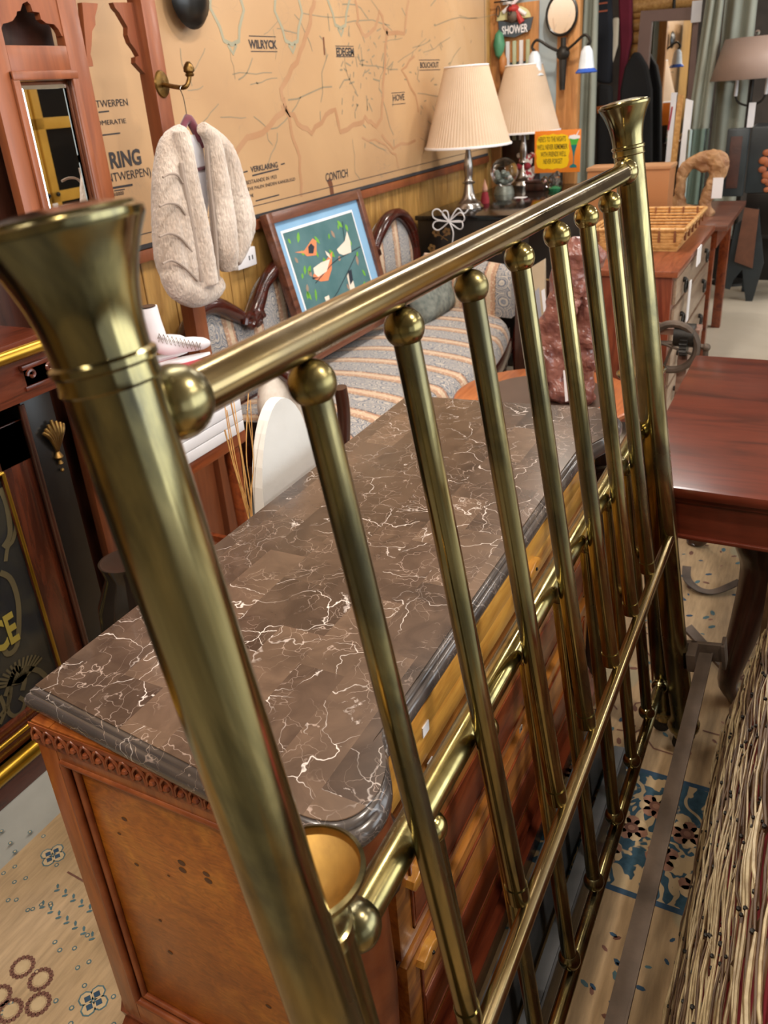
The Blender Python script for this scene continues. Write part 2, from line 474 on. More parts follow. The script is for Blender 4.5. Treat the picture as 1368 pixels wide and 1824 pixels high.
# ------------------------------------------------------------------ room
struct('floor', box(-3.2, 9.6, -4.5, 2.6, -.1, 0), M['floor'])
struct('wall_left', box(-3.2, 9.6, 2.42, 2.6, 0, 3.1), M['pine'])
struct('wall_back', box(9.4, 9.6, -4.5, 2.42, 0, 3.1), plain('dim plaster', '5A5048', '463E38', .8))
struct('wall_front', box(-3.3, -3.2, -4.5, 2.6, 0, 3.1), plain('cream plaster', 'B8A88C', 'A89878', .8))
struct('ceiling', box(-3.2, 9.6, -4.5, 2.6, 3.0, 3.1), plain('ceiling paint', 'C4BCAE', 'B0A898', .8))
b = bm_new()
for x0 in (-3.2, 1.2, 5.6): bx(b, x0, x0 + .5, -4.6, -4.5, 0, 3.1)
bx(b, 9.1, 9.6, -4.6, -4.5, 0, 3.1); bx(b, -3.2, 9.6, -4.6, -4.5, 0, .35); bx(b, -3.2, 9.6, -4.6, -4.5, 2.7, 3.1)
struct('wall_right', b, plain('shopfront plaster', 'B0A48C', 'A09478', .8))
b = bm_new()          # board joints: raised pine boards of the panelling
x = 1.3
while x < 6.4:
    wd = random.choice((.11, .14, .17)); bx(b, x, x + wd - .006, 2.402, 2.42, .1, 1.2, .003); x += wd
struct('trim_1', b, M['pine'])
struct('baseboard_left', box(-3.2, 9.4, 2.40, 2.42, 0, .12, .004), M['oak'])
struct('trim_2', box(6.43, 6.50, 2.385, 2.42, 0, 3.0, .005), M['pine'])

# ------------------------------------------------------------------ rug
def poly_at(bm, pts, z, mi=0):
    f = bm.faces.new([bm.verts.new((p[0], p[1], z)) for p in pts]); f.material_index = mi; return f
b = bm_new(); bx(b, -.6, 3.55, -1.5, 1.61, .0, .010)
def disc(bm, c, r, z, mi, n=10, a=0., e=1.):
    pts = []
    for k in range(n):
        t = 2 * pi * k / n; x, y = r * cos(t), r * e * sin(t)
        pts.append((c[0] + x * cos(a) - y * sin(a), c[1] + x * sin(a) + y * cos(a)))
    poly_at(bm, pts, z, mi)
# materials: 0 rug 1 band 2 teal 3 blue 4 brown 5 cream 6 rose
for x0, x1, mi, z in ((1.36, 1.735, 1, .0105), (1.345, 1.36, 3, .0105), (1.735, 1.75, 3, .0105)):
    poly_at(b, ((x0, -1.2), (x1, -1.2), (x1, 1.3), (x0, 1.3)), z, mi)
for k in range(34):
    y = -.5 + k * .042; x = 1.42 + .24 * ((k * .618) % 1); a = random.random() * 6
    for j in range(7):
        t = a + j * .9; disc(b, (x + .024 * cos(t), y + .024 * sin(t)), .017, .0108, 5 if j % 2 else 6, 8)
    disc(b, (x, y), .017, .0112, 4, 9); disc(b, (x, y), .009, .0115, 6, 8)
for (u, v) in ((40, 1722), (72, 1744), (68, 1788), (18, 1800), (-2, 1775)):     # brown rosettes
    c = HZ(u, v, .011)
    for j in range(16):
        t = j * pi / 8; disc(b, (c.x + .023 * cos(t), c.y + .023 * sin(t)), .0058, .0108, 4, 6)
    disc(b, c, .015, .0108, 5, 12)
for (u, v) in ((94, 1523), (166, 1782), (250, 1900)):       # blue quatrefoils
    c = HZ(u, v, .011); 
    for j in range(4):
        t = j * pi / 2 + .2; disc(b, (c.x + .018 * cos(t), c.y + .018 * sin(t)), .017, .0105, 2, 8)
    for j in range(4):
        t = j * pi / 2 + .2; disc(b, (c.x + .018 * cos(t), c.y + .018 * sin(t)), .0135, .0108, 5, 8)
    for j in range(4):
        t = j * pi / 2 + .2; disc(b, (c.x + .014 * cos(t), c.y + .014 * sin(t)), .009, .0111, 3, 4, t)
for (u, v, n) in ((102, 1582, 7), (76, 1612, 7)):             # rows of little leaves
    p = HZ(u, v, .011); q2 = HZ(u + 88, v + 56, .011)
    for k in range(n):
        c = p.lerp(q2, k / (n - 1))
        for s in (-1, 1): disc(b, (c.x + s * .005, c.y + .004 * s), .008, .0108, 2, 5, .8 * s, .45)
pl = [HZ(u, v, .011) for u, v in ((120, 1553), (150, 1570), (190, 1594))]
old = set(b.faces); ribbon(b, [(p.x, p.y, .011) for p in pl], .005, (0, 0, 0), (0, 0, 1))
for f in set(b.faces) - old: f.material_index = 4
for k in range(46):
    u, v = random.uniform(-10, 230), random.uniform(1480, 1840)
    c = HZ(u, v, .011)
    disc(b, c, .006, .0106, 2, 7); disc(b, c, .0032, .0109, 5, 6)
for k in range(220):                                      # far field: scattered leaves and branches
    c = Vector((random.uniform(1.82, 3.3), random.uniform(-.3, .42), 0))
    disc(b, c, random.uniform(.007, .017), .0106, random.choice((2, 2, 3, 4, 4, 6)), 6, random.random() * 3, .5)
for k in range(16):
    c = Vector((random.uniform(1.85, 2.5), random.uniform(-.1, .4), .011)); a = random.random() * 6
    old = set(b.faces)
    ribbon(b, [c, c + Vector((cos(a), sin(a), 0)) * .05, c + Vector((cos(a + .5), sin(a + .5), 0)) * .11], .005, (0, 0, 0), (0, 0, 1))
    for f in set(b.faces) - old: f.material_index = 4
for k in range(150):
    c = Vector((random.uniform(.7, 1.33), random.uniform(-.3, .42), 0))
    disc(b, c, random.uniform(.006, .012), .0106, random.choice((2, 3, 4)), 6, random.random() * 3, .5)
ru = obj('rug', b, [M['rug'], M['rug_band'], M['rug_teal'], M['rug_blue'], M['rug_brown'], M['rug_cream'], M['rug_rose']], None, False)
tag(ru, 'worn beige floral rug with a blue flower border under the dresser and brass beds', 'rug')

# ------------------------------------------------------------------ brass bed ends
def brass_board(name, label, Y0, tilt, xn, xf, rods, P):
    root = thing(name, label, 'bed end', (0, Y0, 0), 'antique brass bed ends leaning on the dresser', (-tilt, 0, 0))
    def O(nm, bm, mat, par=root, **k): return obj(nm, bm, mat, par, local=True, **k)
    B = M['brass']
    for x in (xn, xf):
        fx = .018 if (x == xf and not P['hollow']) else 0.
        r = P['rp']; sc_ = P['sc']; st = P['st']; rc = P['rc']
        po = O('post', lathe(bm_new(), [(0, .06), (r * .9, .06), (r * .9, .075), (r * 1.3, .085), (r * 1.4, .10), (r * 1.2, .115), (r, .13), (r, .4), (r, sc_)], 40, c=(x, 0, 0)), B)
        for v in po.data.vertices:
            if v.co.z < .2: v.co.x += fx
        prof = []
        for i in range(13):
            t = i / 12; prof.append((r * 1.0 + (rc - r) * t ** 2.3, sc_ + (st - sc_ - .006) * t))
        prof += [(rc + .001, st - .004), (rc + .001, st), (rc - .003, st + .002)]
        if P['hollow']:
            prof += [(rc - .003, st - .001), (rc * .9, st - .007), (rc * .6, st - .014), (rc * .3, st - .018), (0, st - .019)]
            cap = O('flared_cap', lathe(bm_new(), prof, 48, c=(x, 0, 0)), [B, M['brass_cup']], po)
            for p_ in cap.data.polygons:
                c_ = p_.center
                if c_.z > st - .035 and math.hypot(c_.x - x, c_.y) < rc - .004 and p_.normal.z > .3: p_.material_index = 1
        else:
            prof += [(rc * .93, st + .004), (rc * .5, st + .008), (0, st + .009)]
            cap = O('flared_cap', lathe(bm_new(), prof, 48, c=(x, 0, 0)), B, po)
        O('collar_ring', lathe(bm_new(), [(r, sc_ - .016), (r + .0018, sc_ - .014), (r + .0012, sc_ - .010), (r + .001, sc_ - .004), (r + .003, sc_ - .002), (r + .003, sc_ + .002), (r, sc_ + .004)], 40, c=(x, 0, 0)), M['brass'], po)
        bm = lathe(bm_new(), [(0, .03), (.012, .03), (.012, .065), (0, .065)], 12, c=(x + fx, 0, 0))
        x += fx; tube(bm, [(x - .008, .012, .036), (x + .008, .012, .036)], .022, 18); tube(bm, [(x - .014, 0, .045), (x + .014, .01, .045)], .01, 8); x -= fx
        O('caster', bm, M['dark_iron'], po)
    s = P['sr']
    tr = O('top_rail', tube(bm_new(), [(xn + .03, 0, s), ((xn + xf) / 2, 0, s), (xf - .03, 0, s)], P['rr'], 32, cap=False), M['brass_bright'] if P['hollow'] else M['brass_rail'])
    for x in (xn + P['rp'] + .018, xf - P['rp'] - .018):
        O('ball_joint', ball(bm_new(), (x, 0, s), P['rb2'], 32), B, tr)
    for x in rods:
        lo = P['slow']
        ba = O('baluster', tube(bm_new(), [(x, 0, P['slow']), (x, 0, P['sb'])], P['rod'], 24, cap=False), B)
        O('ball_finial', ball(bm_new(), (x, 0, P['sb']), P['rb'], 28), M['brass_bright'], ba)
        if P['hollow']:
            O('ball_finial', ball(bm_new(), (x, 0, lo), P['rb'], 28), B, ba)
        else:
            O('end_collar', lathe(bm_new(), [(P['rod'], lo), (P['rod'] + .0016, lo), (P['rod'] + .0016, lo + .026), (P['rod'], lo + .026)], 24, c=(x, 0, 0)), B, ba)
    sm = P['sm']
    mr = O('lower_rail', tube(bm_new(), [(xn + .02, -P['moff'], sm), (xf - .02, -P['moff'], sm)], P['rm'], 24), M['brass_rail'] if not P['hollow'] else B)
    if P['hollow']:
        for x in (xn + P['rp'] + .016, xf - P['rp'] - .016): O('ball_joint', ball(bm_new(), (x, 0, sm), .021, 24), B, mr)
    return root
M['brass_rail'] = brass('brass rail', 'A89264', '927F5A', '7A6C54', .2, (1.6, 5, 5))
hb = brass_board('brass_headboard', 'taller aged brass bed headboard nearest the camera with thick flared posts', .1335, .1567, .349, 1.850,
    [.5587, .7409, .9292, 1.1119, 1.2949, 1.4753, 1.6498],
    dict(rp=.0305, sc=1.585, st=1.668, rc=.050, sr=1.541, rr=.0188, rb2=.0265, sb=1.5014, rb=.0215, rod=.0145, slow=.697, sm=.685, rm=.0125, moff=.014, hollow=False))
fb = brass_board('brass_footboard', 'shorter brass bed end with cupped post tops behind the tall headboard', .1944, .1314, .408, 1.92,
    [.628 + .181 * k for k in range(7)],
    dict(rp=.0295, sc=1.01, st=1.078, rc=.056, sr=.955, rr=.0195, rb2=.027, sb=.917, rb=.0205, rod=.0135, slow=.24, sm=.2, rm=.014, moff=0., hollow=True))
# iron fittings of the headboard
def hbw(x, n, s):
    t = .1567; return Vector((x, .1335 + n * cos(t) + s * sin(t), -n * sin(t) + s * cos(t)))
bm = box(.38, 1.90, -.086, -.082, .325, .328); bx(bm, .38, 1.90, -.086, -.052, .3225, .3255)
obj('iron_crossbar', bm, M['iron'], hb, local=True)
bm = bm_new(); bx(bm, 1.885, 1.90, -.115, -.02, .30, .352, .004); bx(bm, 1.83, 1.90, -.052, -.028, .30, .352, .004); bx(bm, 1.88, 1.93, -.115, -.105, .28, .352, .003)
obj('rail_bracket', bm, M['iron'], hb, local=True)
bm = bm_new(); bx(bm, .30, .40, -.10, -.028, .30, .352, .004); obj('rail_bracket', bm, M['iron'], hb, local=True)

# iron side strips lying on the rug under the table
bm = bm_new(); P_ = [HZ(u, v, .03) for u, v in ((1222, 1022), (1224, 1034), (1245, 1047), (1275, 1050), (1318, 1038))]
for i, p in enumerate(P_): p.z = (.06, .035, .022, .02, .035)[i]
for o_ in (0, .003): ribbon(bm, smoothpts(P_, 4), .03, (0, 0, o_), (0, 0, 1))
tag(obj('iron_strap', bm, M['iron']), 'thin curved iron strap lying on the rug under the mahogany table', 'iron strap')
bm = slab([HZ(1218, 1120, .05), HZ(1232, 1112, .05), HZ(1300, 1188, .05), HZ(1292, 1198, .05)], (0, 0, -.01))
tag(obj('iron_bar', bm, M['iron']), 'short iron bed bar lying on the rug behind the headboard foot', 'iron bar')
# dark rails standing on edge between the footboard and the dresser
for i, (x0, x1, y, h, z0) in enumerate(((.35, 1.80, .318, .15, .012), (.35, 1.72, .262, .085, .012))):
    bm = box(x0, x1, y, y + .028, z0, z0 + h, .003)
    bx(bm, x0, x1, y - .006, y, z0 + h - .03, z0 + h, .002)
    m_ = Matrix.Translation((0, y, 0)) @ Matrix.Rotation(-.12, 4, 'X') @ Matrix.Translation((0, -y, 0))
    bm.transform(m_)
    tag(obj('bed_rail', bm, plain('slate painted rail%d' % i, '35383A', '55575A', .5, 0, 10)), ('tall dark slate bed side rail on edge next to the dresser base', 'low dark slate bed side rail on edge behind the brass rods')[i], 'bed rail', 'bed side rails standing on edge')

# ------------------------------------------------------------------ dresser
dr = thing('dresser', 'burl and walnut dresser with a brown veined marble top', 'dresser', (1.34, .72, 0))
def rounded_outline(o=0.):
    P = [(.618, 1.018), (2.055, 1.03), (2.085, .62), (2.105, .50), (2.10, .44), (2.06, .402), (2.0, .388), (1.92, .392), (1.86, .41), (1.80, .428), (1.72, .434),
         (.80, .434), (.742, .43), (.712, .412), (.68, .394), (.635, .386), (.595, .398), (.574, .43), (.572, .49), (.58, .62)]
    cx_, cy_ = 1.34, .71
    return [(x - o * (1 if x > cx_ else -1), y - o * (1 if y > cy_ else -1)) for x, y in P]
def outline_s(o=0.):
    P = [Vector((x, y, 0)) for x, y in rounded_outline(o)]
    a = smoothpts(P[1:], 4) + [P[0]]
    return [(p.x, p.y) for p in a]
def stack(layers, pts_f):
    bm = bm_new(); R = []
    for (o, z) in layers: R.append([bm.verts.new((p[0], p[1], z)) for p in pts_f(o)])
    n = len(R[0])
    for A, B in zip(R, R[1:]):
        for k in range(n): bm.faces.new((A[k], A[(k + 1) % n], B[(k + 1) % n], B[k]))
    bm.faces.new(R[0]); bm.faces.new(R[-1]); return bm
mt = obj('marble_top', stack([(.016, .9), (.014, .8985), (.004, .8985)][:1] + [(.0155, .899)], outline_s), M['marble'], dr)
me_ = obj('marble_edge', stack([(.014, .854), (.004, .858), (0, .866), (0, .878), (.004, .886), (.0085, .888), (.009, .893), (.0135, .896), (.0158, .8975)], outline_s), M['marble_edge'], mt, angle=60)
mt.data.transform(Matrix.Identity(4))
# carcase
Xa, Xb, Ya, Yb = .628, 2.04, .452, 1.0
bm = box(Xa, Xb, Ya + .012, Yb, .1, .852)
obj('carcase', bm, M['redbrown'], dr, False)
# end: frame, moulding, burl panel
ex = Xa
bm = box(ex - .006, ex + .02, .50, .95, .145, .775, .002); n0 = len(bm.faces)
for (u, v, r) in ((221, 1459, .006), (212, 1485, .004), (243, 1540, .005), (323, 1537, .008), (325, 1550, .008), (367, 1557, .007), (371, 1569, .008), (285, 1640, .004), (303, 1697, .006), (478, 1793, .006), (300, 1560, .003)):
    c = HX(u, v, ex - .0066); kf = bm.faces.new([bm.verts.new(c + Vector((0, r * cos(k * pi / 5), r * .75 * sin(k * pi / 5)))) for k in range(10)]); kf.material_index = 1
pan = obj('end_panel', bm, [M['burl'], plain('burl knot', '3E2418', '54301C', .4, 0, 60)], dr)
bm = bm_new()
for a in ((.452, .492, .1, .852), (.958, 1.0, .1, .852)): bx(bm, ex - .022, ex + .02, a[0], a[1], a[2], a[3], .003)
bx(bm, ex - .022, ex + .02, .492, .958, .785, .852, .003); bx(bm, ex - .022, ex + .02, .492, .958, .1, .17, .003)
obj('end_frame', bm, wood('walnut frame', '6A3014', '94501F', 'Z', .35), dr)
bm = bm_new()
for (r_, o_, dx) in ((.0075, .004, -.018), (.006, .018, -.010)):
    y0, y1, z0, z1 = .492 + o_,   .958 - o_, .17 + o_, .785 - o_
    for p_, q_ in (((y0, z0), (y1, z0)), ((y1, z0), (y1, z1)), ((y1, z1), (y0, z1)), ((y0, z1), (y0, z0))):
        tube(bm, [(ex + dx, p_[0], p_[1]), (ex + dx, q_[0], q_[1])], r_, 10)
obj('panel_moulding', bm, M['carved'], dr)
bm = bm_new()
def eggs(bm, a, b, n, out):
    a, b = Vector(a), Vector(b); d = (b - a).normalized(); up = Vector((0, 0, 1)); out = Vector(out)
    L = (b - a).length / n
    for k in range(n):
        c = a + d * (L * (k + .5))
        tube(bm, [c + d * (-.42 * L) - up * .012, c + d * (-.40 * L) + up * .002, c + d * (-.2 * L) + up * .011, c + up * .014, c + d * (.2 * L) + up * .011, c + d * (.40 * L) + up * .002, c + d * (.42 * L) - up * .012], .0030, 6)
        ball(bm, c + out * .001 - up * .004, .0062, 8)
        ball(bm, c + d * .5 * L - up * .014, .0032, 6)
    bx(bm, min(a.x, b.x) - .001, max(a.x, b.x) + .001, min(a.y, b.y), max(a.y, b.y), a.z + .012, a.z + .022, .001)
    bx(bm, min(a.x, b.x) + .002 * abs(out.x), max(a.x, b.x) + .008 * abs(out.x) , min(a.y, b.y) + .002 * abs(out.y), max(a.y, b.y) + .006 * abs(out.y), a.z - .024, a.z + .014)
eggs(bm, (ex - .026, .44, .831), (ex - .026, 1.0, .831), 21, (-1, 0, 0))
obj('carved_trim', bm, M['carved'], dr)
# rounded front corner columns
for cxx, nm in ((.655, 'near'), (2.0, 'far')):
    bm = lathe(bm_new(), [(0, .1), (.052, .1), (.055, .125), (.045, .15), (.046, .35), (.05, .50), (.046, .66), (.05, .70), (.062, .72), (.056, .745), (.05, .76), (.056, .78), (.066, .80), (.06, .83), (.064, .852), (0, .852)], 28, c=(cxx, .455, 0))
    col_ = obj('corner_column', bm, M['dark_wood'] if nm == 'far' else M['carved'], dr)
    bm = bm_new()
    for zz in (.79, .735): tube(bm, [(cxx + .066 * cos(a * pi / 8), .455 + .066 * sin(a * pi / 8), zz) for a in range(16)], .009, 8, closed=True)
    obj('carved_ring', bm, M['dark_wood'], col_)
# drawers
for i, (z0, z1, yf, mat) in enumerate(((.745, .806, .440, 'front_gold'), (.42, .735, .440, 'front'), (.13, .408, .432, 'front'))):
    bm = box(.745, 1.915, yf, yf + .03, z0, z1, .004)
    d_ = obj('drawer', bm, M[mat], dr)
    if i:
        bm = bm_new(); zz = (z0 + z1) / 2
        bx(bm, .79, 1.87, yf - .004, yf, z0 + .03, z0 + .036, .001); bx(bm, .79, 1.87, yf - .004, yf, z1 - .036, z1 - .03, .001)
        bx(bm, .79, .796, yf - .004, yf, z0 + .03, z1 - .03, .001); bx(bm, 1.864, 1.87, yf - .004, yf, z0 + .03, z1 - .03, .001)
        bx(bm, .80, 1.86, yf - .003, yf, z0 + .04, z0 + (z1 - z0) * .48, .001)
        obj('cockbead', bm, M['redbrown'], d_)
    for xx, zp in (((.9, .775), (1.40, .80))[1:] if i == 0 else ((.812, (0, .565, .375)[i]), (1.42, (0, .565, .375)[i]))):
        p = [(-.036, 0), (-.030, .010), (-.018, .012), (-.008, .017), (.008, .017), (.018, .012), (.030, .010), (.036, 0), (.030, -.010), (.012, -.012), (-.012, -.012), (-.030, -.010)]
        bm = prism(bm_new(), p, .016, Matrix.Translation((xx, yf, zp)) @ XZ, .003)
        h_ = obj('pull', bm, M['front_gold'], d_)
        bm = bm_new(); ball(bm, (xx, yf - .016, zp), .004, 8)
        obj('pull_screw', bm, M['black'], h_)
obj('drawer_rail', join([box(.72, 1.94, .446, .47, .735, .745), box(.72, 1.94, .446, .47, .408, .42)]), M['dark_wood'], dr, False)
obj('frieze', box(.72, 1.94, .437, .47, .806, .856, .002), M['front_gold'], dr)
bm = stack([(-.008, .0118), (-.008, .07), (.010, .085), (.004, .11), (.014, .135), (.024, .15), (.026, .158)], lambda o: [(.60 + o, .415 + o), (2.07 - o, .415 + o), (2.07 - o, 1.01), (.60 + o, 1.01)])
obj('base_plinth', bm, wood('plinth wood', '4A1C10', '74341C', 'X', .3), dr, False)
# small paper tickets on the drawer fronts
for (u, v, wd, y, lab) in ((757, 1298, .022, .437, 'torn white paper ticket under the marble edge'), (765, 1360, .018, .437, 'small grey paper ticket beside the bright footboard rail'), (927, 1298, .015, .429, 'small white square ticket with a dark dot on a lower drawer')):
    p = HY(u, v, y)
    bm = box(p.x - wd / 2, p.x + wd / 2, p.y - .002, p.y, p.z - wd * .45, p.z + wd * .45)
    t_ = obj('paper_ticket', bm, M['paper'], None, False); tag(t_, lab, 'ticket', 'paper tickets stuck to the drawers')
    if u == 927: obj('ink_dot', ball(bm_new(), (p.x, p.y - .002, p.z), .002, 8), M['ink'], t_)

# ------------------------------------------------------------------ mahogany table
tb = thing('mahogany_table', 'large glossy red mahogany table with curved legs on the right', 'table', (2.55, .2, 0))
bm = box(1.97, 3.115, -.62, .355, .722, .752, .010)
obj('tabletop', bm, M['mahog'], tb)
ap = obj('apron', join([box(2.0, 3.08, -.58, -.55, .60, .722), box(2.0, 3.08, .29, .32, .60, .722), box(1.995, 2.02, -.58, .32, .60, .722), box(3.06, 3.085, -.58, .32, .60, .722)]), M['mahog'], tb, False)
obj('apron_bead', join([box(1.985, 2.0, -.59, .33, .706, .722, .004), box(1.985, 2.0, -.59, .33, .60, .61, .003)]), M['mahog'], ap)
def cab_leg(x, y, sx, sy):
    P = smoothpts([(x, y, .722), (x, y, .60), (x + .03 * sx, y + .03 * sy, .48), (x + .012 * sx, y + .012 * sy, .3), (x - .012 * sx, y - .012 * sy, .12), (x + .01 * sx, y + .01 * sy, .05), (x + .035 * sx, y + .035 * sy, .022)], 4)
    n = len(P); r = []
    for i in range(n):
        t = i / (n - 1); r.append(.048 if t < .2 else .055 if t < .35 else .055 - .033 * min(1, (t - .35) / .4) if t < .8 else .022 + .012 * (t - .8) / .2)
    bm = tube(bm_new(), P, r, 12); [setattr(v.co, 'z', max(v.co.z, .0125)) for v in bm.verts]; lathe(bm, [(0, .0125), (.034, .0125), (.036, .02), (.02, .035), (0, .035)], 16, c=(x + .035 * sx, y + .035 * sy, 0)); return bm
for (x, y, sx, sy) in ((2.09, .05, 1, -1), (2.09, -.5, -1, -1), (3.0, -.5, 1, -1), (3.0, .24, 1, 1)):
    obj('leg', cab_leg(x, y, sx, sy), M['dark_wood'], tb)
bm = box(3.12, 3.24, .18, .34, .011, .13, .02)
tag(obj('wooden_block', bm, M['dark_wood']), 'dark block standing on the rug at the far side of the mahogany table', 'block')

# ------------------------------------------------------------------ twig basket screen at the right edge
tw = thing('wicker_basket', 'large twig-woven basket with red lining at the right edge of the picture', 'basket', (1.3, -.06, .01))
def tws(x, h):     # sloping side: h 0..1 from bottom to top
    h = max(0., h)
    return Vector((x, .052 - .150 * h ** 1.15 - .03 * max(0, (1.2 - x)) * h, .02 + .80 * h))
bmA, bmB = bm_new(), bm_new(); kn = []
for k in range(92):
    h = (k + random.random() * .6) / 92
    x = .75 - random.random() * .2
    if h > .6 and k % 3 == 0: continue
    while x < 1.90:
        L = random.uniform(.14, .34); x2 = min(1.92, x + L); bow = random.gauss(0, .004); sl = random.gauss(0, .007)
        P = []
        for j in range(5):
            p = tws(x + (x2 - x) * j / 4, h + random.gauss(0, .0012) + bow * sin(pi * j / 4) + sl * (j - 2) / 2); p.y += random.gauss(0, .0012) + (.004 if k % 2 else -.004) + .006 * sin(pi * j / 4); P.append(p)
        r_ = random.uniform(.0016, .0028) * (1.6 if h > .6 else 1); kn.append(P[0]); kn.append(P[-1])
        tube(bmA if random.random() < .6 else bmB, P, [r_ * .6, r_, r_, r_, r_ * .6], 6)
        x = x2 + random.uniform(-.012, .02)
obj('twigs', bmA, M['twig'], tw)['kind'] = 'stuff'; obj('dark_twigs', bmB, M['twig_dark'], tw)['kind'] = 'stuff'
bm = bm_new()
for k in range(7):
    x = .72 + k * .195
    tube(bm, [tws(x + random.gauss(0, .004), h / 10) + Vector((0, -.004, 0)) for h in range(0, 11)], .006, 6)
obj('stake', bm, M['twig_dark'], tw)
bm = bm_new()
for p in kn[::2]: ball(bm, p + Vector((0, .003, 0)), random.uniform(.0028, .005), 6)
obj('knots', bm, M['dark_iron'], tw)['kind'] = 'stuff'
bm = bm_new()
R = [[bm.verts.new(tws(.62 + i * .13, j / 8) + Vector((0, -.022, 0))) for i in range(11)] for j in range(9)]
for a, c in zip(R, R[1:]):
    for i in range(10): bm.faces.new((a[i], a[i + 1], c[i + 1], c[i]))
obj('red_lining', bm, M['red'], tw)
bm = bm_new()
bx(bm, .62, 1.92, -.62, .05, .011, .03); bx(bm, .62, .64, -.62, .0, .03, .6); bx(bm, 1.90, 1.92, -.62, .0, .03, .6); bx(bm, .62, 1.92, -.62, -.60, .03, .6)
obj('basket_body', bm, M['twig_dark'], tw, False)
bm = bm_new(); ball(bm, (1.25, -.33, .5), .24, 20, .55); obj('red_cushion', bm, M['red'], tw)

# ------------------------------------------------------------------ wall map
def HP(u, v, p0, n):
    d = ray(u, v); n = Vector(n); return CAM + d * ((Vector(p0) - CAM).dot(n) / d.dot(n))
YM = 2.372
mp = thing('wall_map', 'large yellowed antique map hanging on the pine wall', 'map', (4.0, 2.39, 1.21))
zb = 1.222
obj('map_sheet', box(1.72, 6.40, YM, YM + .006, zb, 2.95), M['map'], mp, False)
obj('batten', join([box(1.70, 6.42, YM - .004, YM + .012, zb - .05, zb - .004, .004)]), M['oak'], mp)
obj('border_line', join([box(1.72, 6.40, YM - .002, YM, zb + .0, zb + .018), box(1.72, 6.36, YM - .0015, YM, zb + .055, zb + .058), box(6.36, 6.363, YM - .0015, YM, zb + .055, 2.95)]), M['ink'], mp, False)
def mpt(u, v, o=.0): p = HY(u, v, YM); p.y -= o; return p
bm = bm_new()
for path, wd in (([(410, 285), (440, 245), (480, 225), (505, 200), (508, 190), (500, 160), (520, 120), (540, 80), (553, 40), (560, 0)], .05),
             ([(508, 192), (530, 220), (555, 238), (580, 205), (597, 195), (606, 235), (640, 220), (650, 208), (665, 222), (680, 210), (682, 150), (690, 50)], .045),
             ([(508, 195), (520, 240), (534, 280), (536, 350)], .04), ([(632, 0), (635, 40), (650, 65), (668, 50), (675, 20), (690, 60), (720, 60), (728, 0)], .04),
             ([(738, 100), (715, 125), (740, 170), (745, 200)], .03), ([(645, 245), (680, 255), (705, 275), (710, 300)], .02), ([(680, 240), (700, 265), (740, 250)], .03)):
    ribbon(bm, jitter([mpt(*p) for p in path], 3, .008), wd * .55)
obj('border_tint', bm, M['map_red'], mp, False)
bm = bm_new()
for (u, v) in ((406, 25), (515, 30), (603, 5)):
    c = mpt(u, v)
    ribbon(bm, [c + Vector((x, 0, z)) for x, z in ((-.05, .17), (-.085, .12), (-.12, .02), (-.07, -.05), (-.055, -.10), (0, -.115), (.055, -.10), (.07, -.05), (.12, .02), (.085, .12), (.05, .17), (0, .15), (-.05, .17))], .018)
    ribbon(bm, [c + Vector((-.03, 0, -.115)), c + Vector((0, 0, -.15)), c + Vector((.03, 0, -.115))], .016)
obj('fort_outline', bm, M['map_green'], mp, False)
bm = bm_new()
for k in range(46):
    u0, v0 = random.uniform(320, 840), random.uniform(0, 300)
    a = random.uniform(-.5, .5) + random.choice((0, 1.5)); L = random.uniform(20, 90)
    P = [mpt(u0, v0)]
    for j in range(5):
        a += random.gauss(0, .25); u0 += cos(a) * L / 5; v0 += sin(a) * L / 5; P.append(mpt(u0, min(v0, 320)))
    ribbon(bm, P, random.uniform(.003, .007), (0, -.0008, 0))
for k in range(120):
    u0, v0 = random.gauss(*random.choice(((635, 18), (690, 45), (740, 80)))), random.gauss(125, 60)
    p = mpt(u0, v0); ribbon(bm, [p, p + Vector((random.gauss(0, .03), 0, random.gauss(0, .03)))], .008, (0, -.0008, 0))
obj('road_lines', bm, M['map_grey'], mp, False)
T = []
def mtext(s, u, v, px_h, xs=1., bold=0., u2=None):
    p = mpt(u, v, .0015); h = (HY(u, v - px_h, YM).z - p.z)
    size = h / .69; b_ = text_bm(s, size, Matrix.Identity(4), 1, .0002, 'LEFT', bold * .35)
    w_ = max(vv.co.x for vv in b_.verts) - min(vv.co.x for vv in b_.verts)
    if u2: xs = (HY(u2, v, YM).x - p.x) / w_
    bmesh.ops.scale(b_, vec=(xs, 1, 1), verts=b_.verts); b_.transform(wallmat(p)); T.append(b_)
mtext('WILRYCK', 444, 86, 15, u2=494, bold=.004); mtext('EDEGEM', 599, 99, 14, u2=630, bold=.004); mtext('BOUCHOUT', 748, 121, 10, u2=781, bold=.002)
mtext('HOVE', 699, 180, 11, u2=720, bold=.002); mtext('CONTICH', 580, 324, 15, u2=620, bold=.002); mtext('VERKLARING', 447, 307, 10, u2=496, bold=.002)
mtext('- EN BESTAANDE IN 1923', 424, 332, 7, u2=494); mtext('ACTIEVE PALEN SNEDEN KANGELEGD', 428, 343, 6, u2=528); mtext('ZOOMHE', 432, 355, 6, u2=452)
mtext('ANTWERPEN', 152, 193, 13, u2=229); mtext('AGGLOMERATIE', 140, 227, 9, u2=226); mtext('RING', 197, 300, 28, u2=253, bold=.007)
mtext('(ANTWERPEN)', 176, 328, 16, u2=271); mtext('GRAAD 1:10000', 170, 356, 7, u2=222)
obj('lettering', join(T), M['ink'], mp, False)
bm = bm_new()
